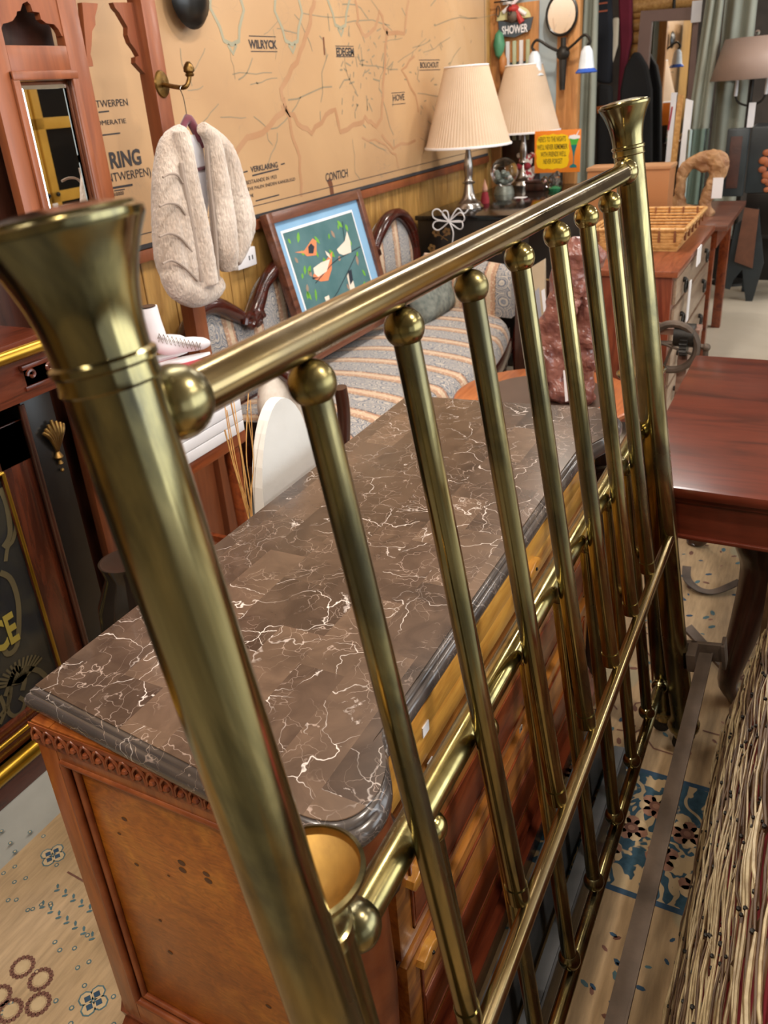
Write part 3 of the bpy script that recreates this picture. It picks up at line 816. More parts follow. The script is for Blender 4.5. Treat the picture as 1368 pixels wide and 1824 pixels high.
for (u0, v0, u1, v1, wd) in ((175, 200, 194, 198, .005), (180, 241, 214, 237, .005), (200, 335, 236, 329, .008), (203, 340, 222, 337, .004), (433, 307, 441, 305, .006), (500, 293, 507, 291, .006), (449, 313, 496, 301, .007), (455, 358, 497, 347, .006)):
    ribbon(bm, [mpt(u0, v0), mpt(u1, v1)], wd)
for (u0, v0, u1, v1) in ((443, 64, 494, 92), (597, 82, 631, 101), (697, 166, 722, 184), (746, 107, 784, 124)):
    a, c = mpt(u0, v0), mpt(u1, v1)
    for z in (a.z, c.z): ribbon(bm, [Vector((a.x, YM, z)), Vector((c.x, YM, z))], .004)
obj('ruled_line', bm, M['ink'], mp, False)
bm = bm_new(); p = mpt(586, 331); ribbon(bm, [p + Vector((0, 0, .035)), p + Vector((.02, 0, -.0)), p + Vector((.025, 0, -.05))], .04)
p = mpt(578, 90); ribbon(bm, [p + Vector((0, 0, .06)), p + Vector((-.004, 0, -.02))], .014)
obj('tear', bm, plain('torn patch', '5C3420', '7A4A2C', .8), mp, False)
p = HY(333, -6, 2.33)
bm = lathe(bm_new(), [(0, 0), (.10, 0), (.115, .012), (.10, .03), (.05, .05), (0, .055)], 28, Matrix.Translation(p) @ Matrix.Rotation(radians(90), 4, 'X'))
tag(obj('hat', bm, M['black']), 'black round felt hat hung high on the map', 'hat')

# ------------------------------------------------------------------ hall stand with mirror
YT = 2.08
ht = thing('hall_stand', 'reddish wooden hall stand with narrow mirror and scalloped fretwork left of the map', 'hall stand', (2.0, 2.1, 0))
def tx(u, v): return HY(u, v, YT).x
def tz(u, v): return HY(u, v, YT).z
xs = dict(l0=tx(8, 230), m0=tx(24, 140), m1=tx(129, 135), c1=tx(213, 393), p0=HY(273, 133, YT - .03).x, p1=HY(303, 165, YT - .03).x)
zt = tz(130, 133)
bm = bm_new()
bx(bm, xs['l0'], xs['m0'], YT, YT + .035, .02, 2.35, .002); bx(bm, xs['m1'], xs['c1'], YT, YT + .035, .02, 2.35, .002)
bx(bm, xs['m0'], xs['m1'], YT, YT + .035, zt, tz(60, 81), .002); bx(bm, xs['m0'], xs['m1'], YT, YT + .035, .02, .95, .002)
bx(bm, xs['l0'], xs['p1'], YT + .002, YT + .033, 2.10, 2.35); bx(bm, xs['c1'], xs['p0'], YT + .002, YT + .033, .02, .7)
obj('frame', bm, M['oak'], ht)
obj('post', join([box(xs['p0'], xs['p1'], YT - .03, YT + .03, 0, 2.4, .004)]), M['oak'], ht)
obj('mirror_moulding', join([box(xs['m0'] - .012, xs['m0'] + .012, YT - .012, YT, .95, zt + .012, .004), box(xs['m1'] - .012, xs['m1'] + .012, YT - .012, YT, .95, zt + .012, .004), box(xs['m0'] - .012, xs['m1'] + .012, YT - .014, YT, zt - .012, zt + .012, .004)]), M['oak'], ht)
obj('mirror_glass', box(xs['m0'], xs['m1'], YT + .012, YT + .018, .95, zt), M['mirror'], ht, False)
bv = bm_new()
xa, xb = xs['m0'] + .013, xs['m1'] - .013
for (a0, a1, b0, b1) in (((xa, .96), (xa, zt - .014), (xa + .018, .98), (xa + .018, zt - .035)), ((xb, .96), (xb, zt - .014), (xb - .018, .98), (xb - .018, zt - .035)), ((xa, zt - .014), (xb, zt - .014), (xa + .018, zt - .035), (xb - .018, zt - .035))):
    bv.faces.new([bv.verts.new((p[0], y, p[1])) for p, y in ((a0, YT + .0115), (a1, YT + .0115), (b1, YT + .006), (b0, YT + .006))])
obj('mirror_bevel', bv, M['mirror'], ht, False)
og = [(3, 62), (4, 50), (7, 42), (16, 40), (24, 37), (31, 27), (32, 20), (38, 19), (42, 6), (50, 2), (56, 8), (60, 20), (72, 22), (75, 34), (84, 41), (98, 43), (106, 52), (112, 64), (119, 66)]
P = [HY(-6, 81, YT)] + [HY(3, 80, YT)] + [HY(u, v, YT) for u, v in og] + [HY(124, 80, YT), HY(136, 79, YT)]
zt2 = 2.12; P = [Vector((p.x, YT + .004, p.z)) for p in P]
P += [Vector((P[-1].x, YT + .004, zt2)), Vector((P[0].x, YT + .004, zt2))]
obj('fretwork', slab(P, (0, .022, 0)), M['oak'], ht, False)
obj('wall_shade_panel', box(xs['l0'] - .25, xs['m1'] + .05, YT + .10, YT + .115, .02, 2.4), M['dark_wood'], ht, False)  # added dark panel standing in for the shaded wall behind the fretwork
for poly in ([(203, 4), (207, 14), (214, 22), (222, 36), (229, 48), (229, 62), (234, 76), (243, 88), (249, 99), (243, 102), (243, 112), (250, 120), (260, 131), (266, 134), (266, 60), (262, 4)], [(148, 4), (176, 6), (175, 14), (171, 30), (172, 44), (166, 55), (165, 80), (163, 97), (166, 106), (168, 118), (158, 118)]):
    obj('scalloped_bracket', slab([HY(u, v, YT) + Vector((0, .004, 0)) for u, v in poly], (0, .02, 0)), M['oak'], ht, False)
a = HY(288, 150, YT - .03); b_ = HY(326, 156, 1.93); c_ = HY(336, 144, 1.92); d_ = HY(337, 128, 1.92)
hk = obj('coat_hook', tube(bm_new(), smoothpts([a, b_, c_, d_], 5), .0075, 12), M['ormolu'], ht)
bm = lathe(bm_new(), [(0, 0), (.035, 0), (.032, .006), (.018, .010), (0, .011)], 24, Matrix.Translation(a) @ Matrix.Rotation(radians(90), 4, 'X') @ Matrix.Scale(1.25, 4, (0, 1, 0)))
obj('hook_plate', bm, M['ormolu'], hk)
obj('hook_knob', lathe(bm_new(), [(0, -.016), (.012, -.014), (.016, -.008), (.012, -.004), (.018, .002), (.018, .012), (.013, .022), (.006, .03), (0, .031)], 18, c=d_), M['ormolu'], hk)
# yellow cabinet across the shop, seen only in the mirror
yc = thing('yellow_cabinet', 'yellow painted cabinet with dark panes seen in the hall stand mirror', 'cabinet', (4.5, -1.6, 0))
yel = plain('yellow paint', 'D8AC48', 'C89C3C', .5)
m_ = Matrix.Translation((4.15, -1.05, 0)) @ Matrix.Rotation(radians(-8), 4, 'Z')
bm = box(0, 1.1, -.4, 0, 0, 2.3, mat=m_)
obj('body', bm, yel, yc, False)
for k in range(2):
    x0 = .03 + k * .53; bm = bm_new()
    for (a0, a1, c0, c1) in ((x0, x0 + .08, .1, 2.2), (x0 + .42, x0 + .5, .1, 2.2)): bx(bm, a0, a1, 0, .03, c0, c1, .003, m_)
    for z in (.1, .62, 1.14, 1.66, 2.12): bx(bm, x0, x0 + .5, 0, .03, z, z + .08, .003, m_)
    d = obj('door', bm, yel, yc); obj('pane', box(x0 + .05, x0 + .45, .004, .012, .15, 2.15, 0, m_), M['black'], d, False)
    obj('knob', ball(bm_new(), m_ @ Vector((x0 + (.46 if k == 0 else .04), .045, 1.2)), .018, 10), M['black'], d)
tg = box(.52, .58, .035, .038, 1.0, 1.14, 0, m_); tag(obj('price_tag', tg, M['paper'], None, False), 'white price tag hanging on the yellow cabinet in the mirror', 'tag')

# ------------------------------------------------------------------ fur stole on a hanger
YS = 1.93
def ys(u, v, dy=0.): return HY(u, v, YS + dy)
bm = bm_new()
wire = smoothpts([ys(326, 152), ys(321, 158), ys(327, 175), ys(333, 208)], 5); tube(bm, wire, .0016, 6)
hg = thing('clothes_hanger', 'burgundy velvet hanger holding the fur stole on the brass hook', 'hanger', ys(334, 215))
obj('wire_hook', bm, M['steel'], hg)
vel = plain('burgundy velvet', '4E1424', '6A2034', .8, Sheen_Weight=.5)
obj('hanger_body', tube(bm_new(), smoothpts([ys(308, 262), ys(322, 235), ys(334, 212), ys(345, 226), ys(356, 248), ys(362, 262)], 4), [.008] * 4 + [.012] * 4 + [.016] * 9 + [.009] * 4, 10), vel, hg)
obj('hanger_bar', tube(bm_new(), [ys(350, 303), ys(364, 299), ys(372, 306)], .007, 8), vel, hg)
st = thing('fur_stole', 'cream mink fur stole with deep pelt seams hanging in front of the map', 'fur stole', ys(360, 400))
bm = bm_new()
def pelt(px, r, dy=0.): tube(bm, smoothpts([ys(u, v, dy if not isinstance(dy, (list, tuple)) else 0) for u, v in px], 4), r, 14)
def rr(*a):
    n = (len(a) - 1) * 4 + 1; o = []
    for i in range(n):
        t = i / 4; k = min(int(t), len(a) - 2); o.append(a[k] + (a[k + 1] - a[k]) * (t - k))
    return o
pelt([(326, 236), (306, 262), (300, 320), (300, 400), (306, 470), (330, 520)], rr(.03, .045, .055, .056, .055, .045))
pelt([(316, 236), (314, 280), (316, 350), (322, 420), (334, 480), (350, 512)], rr(.03, .040, .050, .052, .05, .045), -.015)
pelt([(322, 232), (328, 262), (340, 330), (354, 400), (364, 460), (372, 508)], rr(.026, .030, .032, .036, .038, .036), -.055)
pelt([(300, 480), (318, 508), (345, 522), (375, 514), (388, 500)], rr(.035, .05, .052, .045, .035), -.01)
pelt([(358, 226), (378, 252), (388, 320), (398, 400), (403, 450), (408, 482)], rr(.022, .032, .042, .048, .046, .03), -.045)
pelt([(360, 232), (396, 270), (412, 330), (422, 390), (424, 430), (414, 468)], rr(.03, .045, .055, .058, .05, .03), -.01)
pelt([(404, 300), (424, 350), (434, 400), (428, 435)], rr(.03, .045, .048, .035), .01)
fo = obj('fur', bm, M['fur'], st)
fo.modifiers.new('Remesh', 'REMESH').voxel_size = .0065
s_ = fo.modifiers.new('Smooth', 'SMOOTH'); s_.iterations = 3; s_.factor = .6
tex = bpy.data.textures.new('furnoise', 'CLOUDS'); tex.noise_scale = .012; tex.noise_depth = 2
dm = fo.modifiers.new('Displace', 'DISPLACE'); dm.texture = tex; dm.strength = .004; dm.mid_level = .5
bm = slab([ys(u, v, .0) for u, v in ((336, 240), (352, 240), (362, 262), (366, 300), (372, 350), (368, 400), (358, 380), (350, 320), (340, 270))], (0, .01, 0))
obj('satin_lining', bm, plain('white satin lining', 'E4E2E6', 'C8C4CC', .3), st, False)
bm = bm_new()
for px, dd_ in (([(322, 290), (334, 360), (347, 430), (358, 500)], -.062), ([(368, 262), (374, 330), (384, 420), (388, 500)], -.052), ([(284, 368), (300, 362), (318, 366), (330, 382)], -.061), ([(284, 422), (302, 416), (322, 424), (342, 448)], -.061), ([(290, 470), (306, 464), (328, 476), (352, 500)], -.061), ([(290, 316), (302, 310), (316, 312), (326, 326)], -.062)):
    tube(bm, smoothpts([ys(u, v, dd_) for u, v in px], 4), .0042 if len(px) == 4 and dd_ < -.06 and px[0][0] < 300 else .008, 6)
obj('seam_shadow', bm, plain('painted crease shade', '8E7E72', '9C8C80', .9), st)  # dark tubes along the seams paint in the shade of the fur creases

# ------------------------------------------------------------------ display cabinet at the left
YC = 1.81
dc = thing('display_cabinet', 'dark mahogany display cabinet with gilt mouldings and etched glass door', 'cabinet', (.8, 1.95, 0))
XR = 1.43
DW, DWx = M['dark_wood'], wood('cabinet rail wood', '2C120A', '5A2818', 'X', .25)
obj('carcase', join([box(-.6, XR, 2.19, 2.21, .02, 1.17), box(XR - .02, XR, YC + .02, 2.21, .02, 1.17), box(-.6, XR, YC + .02, 2.21, .02, .06), box(-.6, XR, YC + .02, 2.21, 1.14, 1.17), box(.2, XR - .02, YC + .1, 2.19, .62, .635)]), DW, dc, False)
obj('plinth', join([box(-.6, XR + .01, YC - .03, YC + .03, 0, .075, .003), box(-.6, XR + .004, YC - .012, YC + .02, .12, .165, .003)]), DWx, dc)
bm = bm_new(); tube(bm, [(-.6, YC - .032, .099), (XR + .004, YC - .032, .099)], .023, 16); tube(bm, [(-.6, YC - .02, .17), (1.10 + .18, YC - .02, .17)], .0075, 10)
obj('gilt_base_moulding', bm, M['gold'], dc)
dd = obj('door', join([box(1.235, 1.335, YC, YC + .022, .165, 1.0, .003), box(.1, 1.335, YC, YC + .022, .885, 1.0, .003), box(.1, 1.335, YC - .004, YC + .02, .165, .20, .003)]), wood('door wood', '260E08', '4C2212', 'Z', .25), dc)
obj('gilt_bead', join([tube(bm_new(), [(1.237, YC - .002, .19), (1.237, YC - .002, .885)], .005, 8), tube(bm_new(), [(.1, YC - .002, .885), (1.237, YC - .002, .885)], .005, 8)]), M['gold'], dd)
dark_glass = NT('etched dark glass'); nn = dark_glass.noise(6, 5, None, 2.)
obj('glass_pane', box(.1, 1.24, YC + .012, YC + .015, .17, .89), dark_glass.done(dark_glass.ramp(nn, ((.4, '5A5C60'), (.6, '787468'))), .08, Transmission_Weight=.85, IOR=1.3), dd, False)
bm = bm_new(); et = YC + .010
def ip(u, v): return HY(u, v, et)
for px in ([(8, 850), (22, 880), (30, 920), (24, 960), (14, 975), (10, 1000)], [(0, 870), (12, 900), (18, 950), (6, 975)], [(0, 1020), (18, 1030), (30, 1060), (34, 1100), (30, 1150), (14, 1165), (4, 1150)], [(10, 1240), (24, 1200), (30, 1190), (44, 1205), (40, 1230)], [(0, 1290), (16, 1250), (20, 1222), (14, 1262), (24, 1275), (38, 1268), (44, 1250), (34, 1242)], [(0, 1312), (20, 1318), (44, 1300), (60, 1275)], [(44, 1190), (70, 1195), (90, 1215)], [(0, 1240), (8, 1262), (0, 1275)]):
    ribbon(bm, smoothpts([ip(u, v) for u, v in px], 4), random.choice((.012, .016)), (0, 0, 0))
for k in range(14):
    a = -2.6 + k * .17; c = ip(38, 1215); ribbon(bm, [c, c + Vector((cos(a) * .09, 0, -sin(a) * .07))], .007, (0, 0, 0))
obj('etched_scroll', bm, plain('etched gilt scroll', '544A30', '443C28', .6), dd, False)
b_ = text_bm('ICE', .125, Matrix.Identity(4), .55, .0003, bold=.004); b_.transform(Matrix.Translation((HY(44, 1115, et).x - .125, et - .002, .415)) @ Matrix.Rotation(radians(90), 4, 'X'))
bpy_me = obj('yellow_lettering', b_, plain('yellow gilt letters', '8C7C34', '7C6C2C', .5), dd, False)
pl_ = obj('pilaster', join([box(1.335, XR + .006, YC - .012, YC + .03, .165, 1.05, .003)]), M['black'], dc)
obj('pilaster_edge', join([tube(bm_new(), [(1.337, YC - .012, .165), (1.337, YC - .012, 1.04)], .009, 10)]), DW, pl_)
c = HY(95, 775, YC - .02); bm = bm_new()
for k in range(7):
    a = -pi / 2 + (k - 3) * .34
    tube(bm, smoothpts([c + Vector((cos(a) * -.0 + .0, 0, -.05)), c + Vector((cos(a) * .025, -.012, .0 )), c + Vector((cos(a) * .042 + .0, -.006, .045 - abs(k - 3) * .008))], 3), rr(.004, .0065, .003)[:7], 8)
lathe(bm, [(0, -.09), (.008, -.085), (.004, -.075), (.013, -.065), (.006, -.05), (0, -.045)], 10, c=c); ball(bm, c + Vector((0, 0, -.105)), .006, 8)
obj('gilt_mount', bm, M['ormolu'], pl_)
bm = bm_new(); c = HY(68, 660, YC - .04)
for s in (-1, 1): tube(bm, [c + Vector((s * .03 + s * .014 * cos(a * .5) * (1 - a / 16), -.01, .014 * sin(a * .5) * (1 - a / 16))) for a in range(14)], .005, 6)
bx(bm, c.x - .05, c.x + .05, YC - .045, YC - .01, c.z + .014, c.z + .026, .002); bx(bm, c.x - .045, c.x + .045, YC - .035, YC - .01, c.z - .045, c.z - .032, .002); bx(bm, c.x - .04, c.x + .04, YC - .03, YC - .01, c.z - .035, c.z + .016, .002)
obj('scroll_capital', bm, DWx, pl_)
obj('cornice', join([box(-.6, XR + .035, YC - .05, 2.22, 1.19, 1.21, .004), box(-.6, XR + .02, YC - .03, 2.22, 1.05, 1.165, .004)]), DWx, dc)
bm = bm_new(); tube(bm, [(-.6, YC - .045, 1.18), (XR + .02, YC - .045, 1.18)], .018, 14); obj('gilt_cornice', bm, M['gold'], dc)
bm = bm_new(); p = HY(66, 812, YC - .001); bx(bm, p.x - .006, p.x + .006, YC - .006, YC, p.z - .045, p.z + .045, .002); obj('brass_hinge', bm, M['ormolu'], dd)

# ------------------------------------------------------------------ settee
se = thing('settee', 'antique carved settee in blue grey and peach paisley stripe upholstery', 'settee', (3.5, 1.9, 0))
X0, X1 = 2.62, 4.72
def front_y(x):
    t = (x - X0) / (X1 - X0); return 1.60 - .17 * sin(pi * t) ** 1.0 + (.10 * max(0, (t - .9) / .1) ** 2)
bm = bm_new(); NX, NYY = 46, 16; R = []
for i in range(NX + 1):
    x = X0 + (X1 - X0) * i / NX; yf = front_y(x); row = []
    for j in range(NYY + 1):
        t = j / NYY
        if t < .25:
            a = t / .25 * pi / 2; y = yf + .07 * (1 - sin(a)); z = .34 + .0 + .10 * sin(a); y = yf + .07 * (1 - sin(a)) - .0; y, z = yf + .07 * (1 - cos(pi / 2 - a)) * 0 + .07 * (1 - sin(a)) * 0 + .07 * (1 - cos(a)), .345 + .1 * sin(a)
        else:
            s = (t - .25) / .75; y = yf + .07 + (2.31 - yf - .07) * s; z = .445 + .035 * sin(pi * s) ** .8
        row.append(bm.verts.new((x, y, z)))
    R.append(row)
for A, B in zip(R, R[1:]):
    for j in range(NYY): bm.faces.new((A[j], A[j + 1], B[j + 1], B[j]))
obj('seat', bm, M['settee'], se, angle=80)
bm = bm_new(); R = []
for i in range(NX + 1):
    x = X0 + (X1 - X0) * i / NX; yf = front_y(x) - .012; R.append([bm.verts.new((x, y, z)) for y, z in ((yf + .01, .26), (yf, .28), (yf, .335), (yf + .012, .352), (yf + .06, .352), (yf + .06, .26))])
for A, B in zip(R, R[1:]):
    for j in range(6): bm.faces.new((A[j], A[(j + 1) % 6], B[(j + 1) % 6], B[j]))
bx(bm, X0, X1, 2.27, 2.35, .26, .45); bx(bm, X0, X0 + .05, 1.62, 2.2, .26, .36); bx(bm, X1 - .05, X1, 1.62, 2.2, .26, .36)
DM = wood('dark carved mahogany', '240C08', '44180F', 'X', .22)
obj('seat_rail', bm, DM, se)
for (x, y) in ((X0 + .06, 1.64), (X1 - .06, 1.64), (3.66, 1.47), (X0 + .06, 2.2), (X1 - .06, 2.2)):
    obj('leg', lathe(bm_new(), [(0, .0), (.014, .0), (.02, .03), (.018, .1), (.03, .18), (.036, .22), (.03, .26), (0, .26)], 14, c=(x, y, 0)), DM, se)
prof = smoothpts([Vector(p) for p in ((2.56, 0, .62), (2.58, 0, .80), (2.66, 0, .91), (2.79, 0, .93), (2.93, 0, .86), (3.04, 0, .80), (3.12, 0, .86), (3.22, 0, .95), (3.4, 0, 1.01), (3.65, 0, 1.03), (3.9, 0, 1.01), (4.08, 0, .95), (4.2, 0, .88), (4.3, 0, .86), (4.38, 0, .95), (4.52, 0, 1.03), (4.68, 0, 1.04), (4.82, 0, .95), (4.88, 0, .80), (4.86, 0, .6))], 4)
def yb(z): return 2.315 + .03 * (z - .45)
bm = bm_new(); lo = []; hi = []
for p in prof:
    x = min(max(p.x, X0 - .05), X1 + .15); z = p.z - .015
    lo.append(bm.verts.new((x, yb(.42) - .0, .42))); hi.append((x, z))
rows = [lo]
for k in (.25, .5, .75, 1.):
    rows.append([bm.verts.new((x, yb(.42 + (z - .42) * k) - .015 * sin(pi * min(k, .95)), .42 + (z - .42) * k)) for x, z in hi])
for A, B in zip(rows, rows[1:]):
    for i in range(len(A) - 1): bm.faces.new((A[i], A[i + 1], B[i + 1], B[i]))
bk = obj('backrest', bm, M['settee'], se, angle=80)
so = bk.modifiers.new('Solidify', 'SOLIDIFY'); so.thickness = .06; so.offset = 1
bm = tube(bm_new(), [Vector((p.x, yb(p.z) - .015, p.z)) for p in prof], [.030 + .010 * abs(sin(i * .35)) for i in range(len(prof))], 12)
for (x, z, r) in ((3.04, .80, .045), (4.26, .86, .045)):
    for s in (-1, 1): tube(bm, [Vector((x + s * (.03 + (r - a * .003) * cos(a * .6)), yb(z) - .04, z + (r - a * .003) * sin(a * .6))) for a in range(12)], .017, 8)
obj('carved_crest_rail', bm, DM, se)
# left scrolled arm and right padded arm
bm = tube(bm_new(), smoothpts([(2.58, 2.15, .66), (2.56, 2.0, .76), (2.56, 1.84, .76), (2.58, 1.74, .66), (2.60, 1.70, .52), (2.62, 1.66, .34)], 5), .034, 12)
obj('arm', bm, DM, se)
bm = bm_new(); R = []
for i in range(13):
    t = i / 12; y = 2.2 - .62 * t; x = 4.80 - .06 * t * t; zt_ = .74 - .06 * t
    R.append([bm.verts.new((x + dx, y, z)) for dx, z in ((-.11, .44), (-.12, .60), (-.10, zt_), (-.02, zt_ + .05), (.05, zt_ + .02), (.07, .6), (.04, .44))])
for A, B in zip(R, R[1:]):
    for j in range(6): bm.faces.new((A[j], A[j + 1], B[j + 1], B[j]))
bm.faces.new(R[-1]); bm.faces.new(R[0])
obj('arm_pad', bm, M['settee_y'], se, angle=60)
obj('arm', tube(bm_new(), smoothpts([(4.76, 1.60, .72), (4.80, 1.56, .66), (4.76, 1.55, .5), (4.70, 1.56, .34), (4.68, 1.56, .2), (4.70, 1.55, .02)], 5), [.03] * 26, 12), DM, se)
# cushions
def cushion(name, label, c, w_, h, t, mat, rot):
    bm = bm_new(); n = 10; g = []
    for s in (-1, 1):
        rows_ = []
        for i in range(n + 1):
            row = []
            for j in range(n + 1):
                a, b2 = -1 + 2 * i / n, -1 + 2 * j / n
                k = max(0, (1 - a ** 4) * (1 - b2 ** 4)) ** .5
                row.append(bm.verts.new((a * w_ / 2 * (1 - .06 * b2 * b2), s * t / 2 * k, b2 * h / 2 * (1 - .06 * a * a))))
            rows_.append(row)
        for A, B in zip(rows_, rows_[1:]):
            for j in range(n): bm.faces.new((A[j], A[j + 1], B[j + 1], B[j]))
    bmesh.ops.remove_doubles(bm, verts=bm.verts, dist=1e-4)
    bm.transform(Matrix.Translation(c) @ rot)
    o = obj(name, bm, mat, angle=180); tag(o, label, 'cushion'); return o
t = NT('cream linen with stitched motif'); vo = t.n('ShaderNodeTexVoronoi', i_Scale=9.)
t.t.links.new(t.tc.outputs['Object'], vo.inputs['Vector'])
cm = t.done(t.mix(t.ramp(t.noise(14, 2), ((.62, 0.), (.66, .8))), t.ramp(t.noise(30), ((.3, 'CFC2B4'), (.7, 'E2D8CC'))), 'B4503C'), .9)
cp = HY(458, 615, 1.92)
cushion('throw_cushion', 'cream linen cushion with red stitched motif on the settee left of the framed birds', (cp.x + .12, 1.90, .60), .42, .40, .14, cm, Matrix.Rotation(radians(15), 4, 'Z') @ Matrix.Rotation(radians(42), 4, 'Y'))
gp = HY(770, 500, 2.08)
cushion('throw_cushion', 'grey green damask cushion against the right end of the settee', (4.48, 2.04, .63), .50, .36, .14, plain('grey damask', '5C6460', '8C9088', .9, 0, 30), Matrix.Rotation(radians(-20), 4, 'X'))

# ------------------------------------------------------------------ framed bird picture leaning on the settee back
pf = thing('framed_picture', 'framed painting of orange and white birds in a blue mat leaning on the settee', 'picture', (3.53, 2.1, .5))
Bc = HZ(700, 565, .525); Tc = HX(636, 338, Bc.x); p0 = Vector((3.5, Tc.y, Tc.z)); dn = Vector((0, Bc.y - Tc.y, Bc.z - Tc.z)); Lh = dn.length; dn.normalize(); nrm = Vector((0, dn.z, -dn.y))
x0, x1, Lh = HP(468, 388, p0, nrm).x, HP(636, 338, p0, nrm).x, Lh
F = Matrix(((1, 0, 0, x0), (0, -dn.y, nrm.y, p0.y), (0, -dn.z, nrm.z, p0.z), (0, 0, 0, 1)))   # local: X right, Y up the picture, Z out
Wd = x1 - x0
def pb(a0, a1, c0, c1, t0, t1, bev=0.): return box(a0, a1, c0, c1, t0, t1, bev, F)
obj('picture_frame', join([pb(0, .045, -Lh, 0, -.02, .022, .004), pb(Wd - .045, Wd, -Lh, 0, -.02, .022, .004), pb(.045, Wd - .045, -.05, 0, -.02, .022, .004), pb(.045, Wd - .045, -Lh, -Lh + .05, -.02, .022, .004)]), wood('brown frame wood', '4A2A1E', '6C4230', 'X', .35), pf)
obj('blue_mat', pb(.04, Wd - .04, -Lh + .04, -.04, -.01, .002), plain('blue mat board', '8CB4D4', '7CA8CC', .7), pf, False)
def lp(u, v, o=.0):
    q_ = HP(u, v, p0, nrm); d = q_ - Vector((x0, p0.y, p0.z)); return Vector((d.x, -(d.dot(dn)), o))
A_, B_ = lp(503, 419), lp(624, 376)
ax0, ax1, ay1 = A_.x, B_.x, (A_.y + B_.y) / 2; ay0 = -Lh + .12
obj('white_fillet', pb(ax0 - .012, ax1 + .012, ay0 - .012, ay1 + .012, .002, .004), M['paper'], pf, False)
art = obj('painting', pb(ax0, ax1, ay0, ay1, .004, .0055), plain('teal painted ground', '40686C', '54787C', .6, 0, 9), pf, False)
def blob(px, col_, o):
    bm = bm_new(); bm.faces.new([bm.verts.new(F @ lp(u, v, o)) for u, v in px]); return obj(col_[0], bm, col_[1], art, False)
OR, WH, GR, BK, PK = plain('orange paint', 'D87C50', 'E08C60', .6), plain('cream paint', 'E8DCCC', 'D8CCBC', .6), plain('leaf green paint', '5C9A2C', '74B040', .6), plain('dark paint', '24303C', '1C2430', .6), plain('dull pink paint', 'A87C68', '8C8474', .6)
for px in ([(523, 450), (540, 447), (555, 425), (562, 430), (562, 455), (545, 457), (540, 452)], [(556, 490), (575, 470), (590, 448), (589, 480), (583, 500), (570, 502), (556, 497)]): blob(px, ('orange_bird', OR), .0065)
for px in ([(556, 478), (570, 468), (586, 462), (580, 484), (565, 494), (558, 488)], [(598, 445), (612, 430), (616, 412), (622, 430), (624, 450), (610, 455), (602, 452)], [(577, 447), (584, 452), (588, 462), (580, 455)], [(576, 530), (584, 526), (586, 536), (580, 540)], [(616, 492), (622, 482), (626, 495), (632, 520), (622, 518)]): blob(px, ('white_bird', WH), .007)
for px in ([(547, 440), (552, 434), (558, 440), (556, 452), (548, 452)], [(618, 484), (624, 480), (627, 500), (622, 508)], [(554, 494), (566, 495), (556, 498)]): blob(px, ('dark_wing', BK), .0075)
for k in range(46):
    u0, v0 = random.uniform(510, 650), random.uniform(395, 560); c = lp(u0, v0, .0062)
    if not (ax0 + .03 < c.x < ax1 - .03 and ay0 + .03 < c.y < ay1 - .03): continue
    a = random.uniform(.6, 2.4); L, wq = random.uniform(.03, .07), random.uniform(.008, .014); g = random.random()
    bm = bm_new(); d = Vector((cos(a), sin(a), 0)); s = Vector((-sin(a), cos(a), 0))
    bm.faces.new([bm.verts.new(F @ (c + v_)) for v_ in (-d * L * .5, s * wq - d * L * .1, s * wq * .8 + d * L * .25, d * L * .5, -s * wq * .8 + d * L * .25, -s * wq - d * L * .1)])
    o = obj('leaf' if g < .75 else 'blossom', bm, GR if g < .75 else PK, art, False)
bm = bm_new()
for px in ([(560, 505), (590, 470), (600, 462), (640, 440)], [(560, 552), (590, 535), (600, 520), (620, 480), (632, 455)], [(608, 395), (612, 430)]):
    P = [F @ lp(u, v, .0068) for u, v in px]; ribbon(bm, P, .005, (0, 0, 0), nrm)
obj('branch', bm, BK, art, False)
# socket box on the wall
so_ = thing('power_outlet', 'white plastic power outlet on the pine wall beside the fur stole', 'outlet', HY(445, 458, 2.40))
c = HY(444, 459, 2.36)
obj('cover', box(c.x - .10, c.x + .05, 2.355, 2.402, c.z - .04, c.z + .045, .006), M['white'], so_)
obj('socket_holes', join([box(c.x - .0 + d, c.x + .006 + d, 2.353, 2.356, c.z - .01, c.z + .01) for d in (-.01, .015)]), M['ink'], so_, False)

# ------------------------------------------------------------------ things between dresser and settee
YB = 1.66
bxz = HY(436, 766, YB); bx1 = bxz.x; zb0 = bxz.z; ztop = .93
wb = thing('slatted_box', 'white slatted wooden box under the white boots', 'box', (bx1 - .3, 1.8, zb0))
bm = bm_new(); nsl = 6
for k in range(nsl):
    za = zb0 + (ztop - zb0) * k / nsl; bx(bm, bx1 - .34, bx1, YB, YB + .012, za + .0015, za + (ztop - zb0) / nsl - .0015, .0015)
    bx(bm, bx1 - .012, bx1, YB + .012, 2.04, za + .0015, za + (ztop - zb0) / nsl - .0015, .0015)
obj('slats', bm, M['white'], wb); obj('box_body', box(bx1 - .335, bx1 - .012, YB + .010, 2.04, zb0 + .002, ztop), M['white'], wb, False)
rc_ = box(bx1 - .33, bx1 + .0, YB - .005, 2.045, ztop, ztop + .012, .004)
tag(obj('red_cloth', rc_, M['red']), 'red cloth runner under the white boots', 'cloth')
ch = thing('wooden_chair', 'mahogany chair frame standing under the white slatted box', 'chair', (bx1 - .2, 1.85, 0))
obj('seat', box(bx1 - .36, bx1 + .02, YB + .01, 2.045, zb0 - .05, zb0, .01), M['redbrown'], ch)
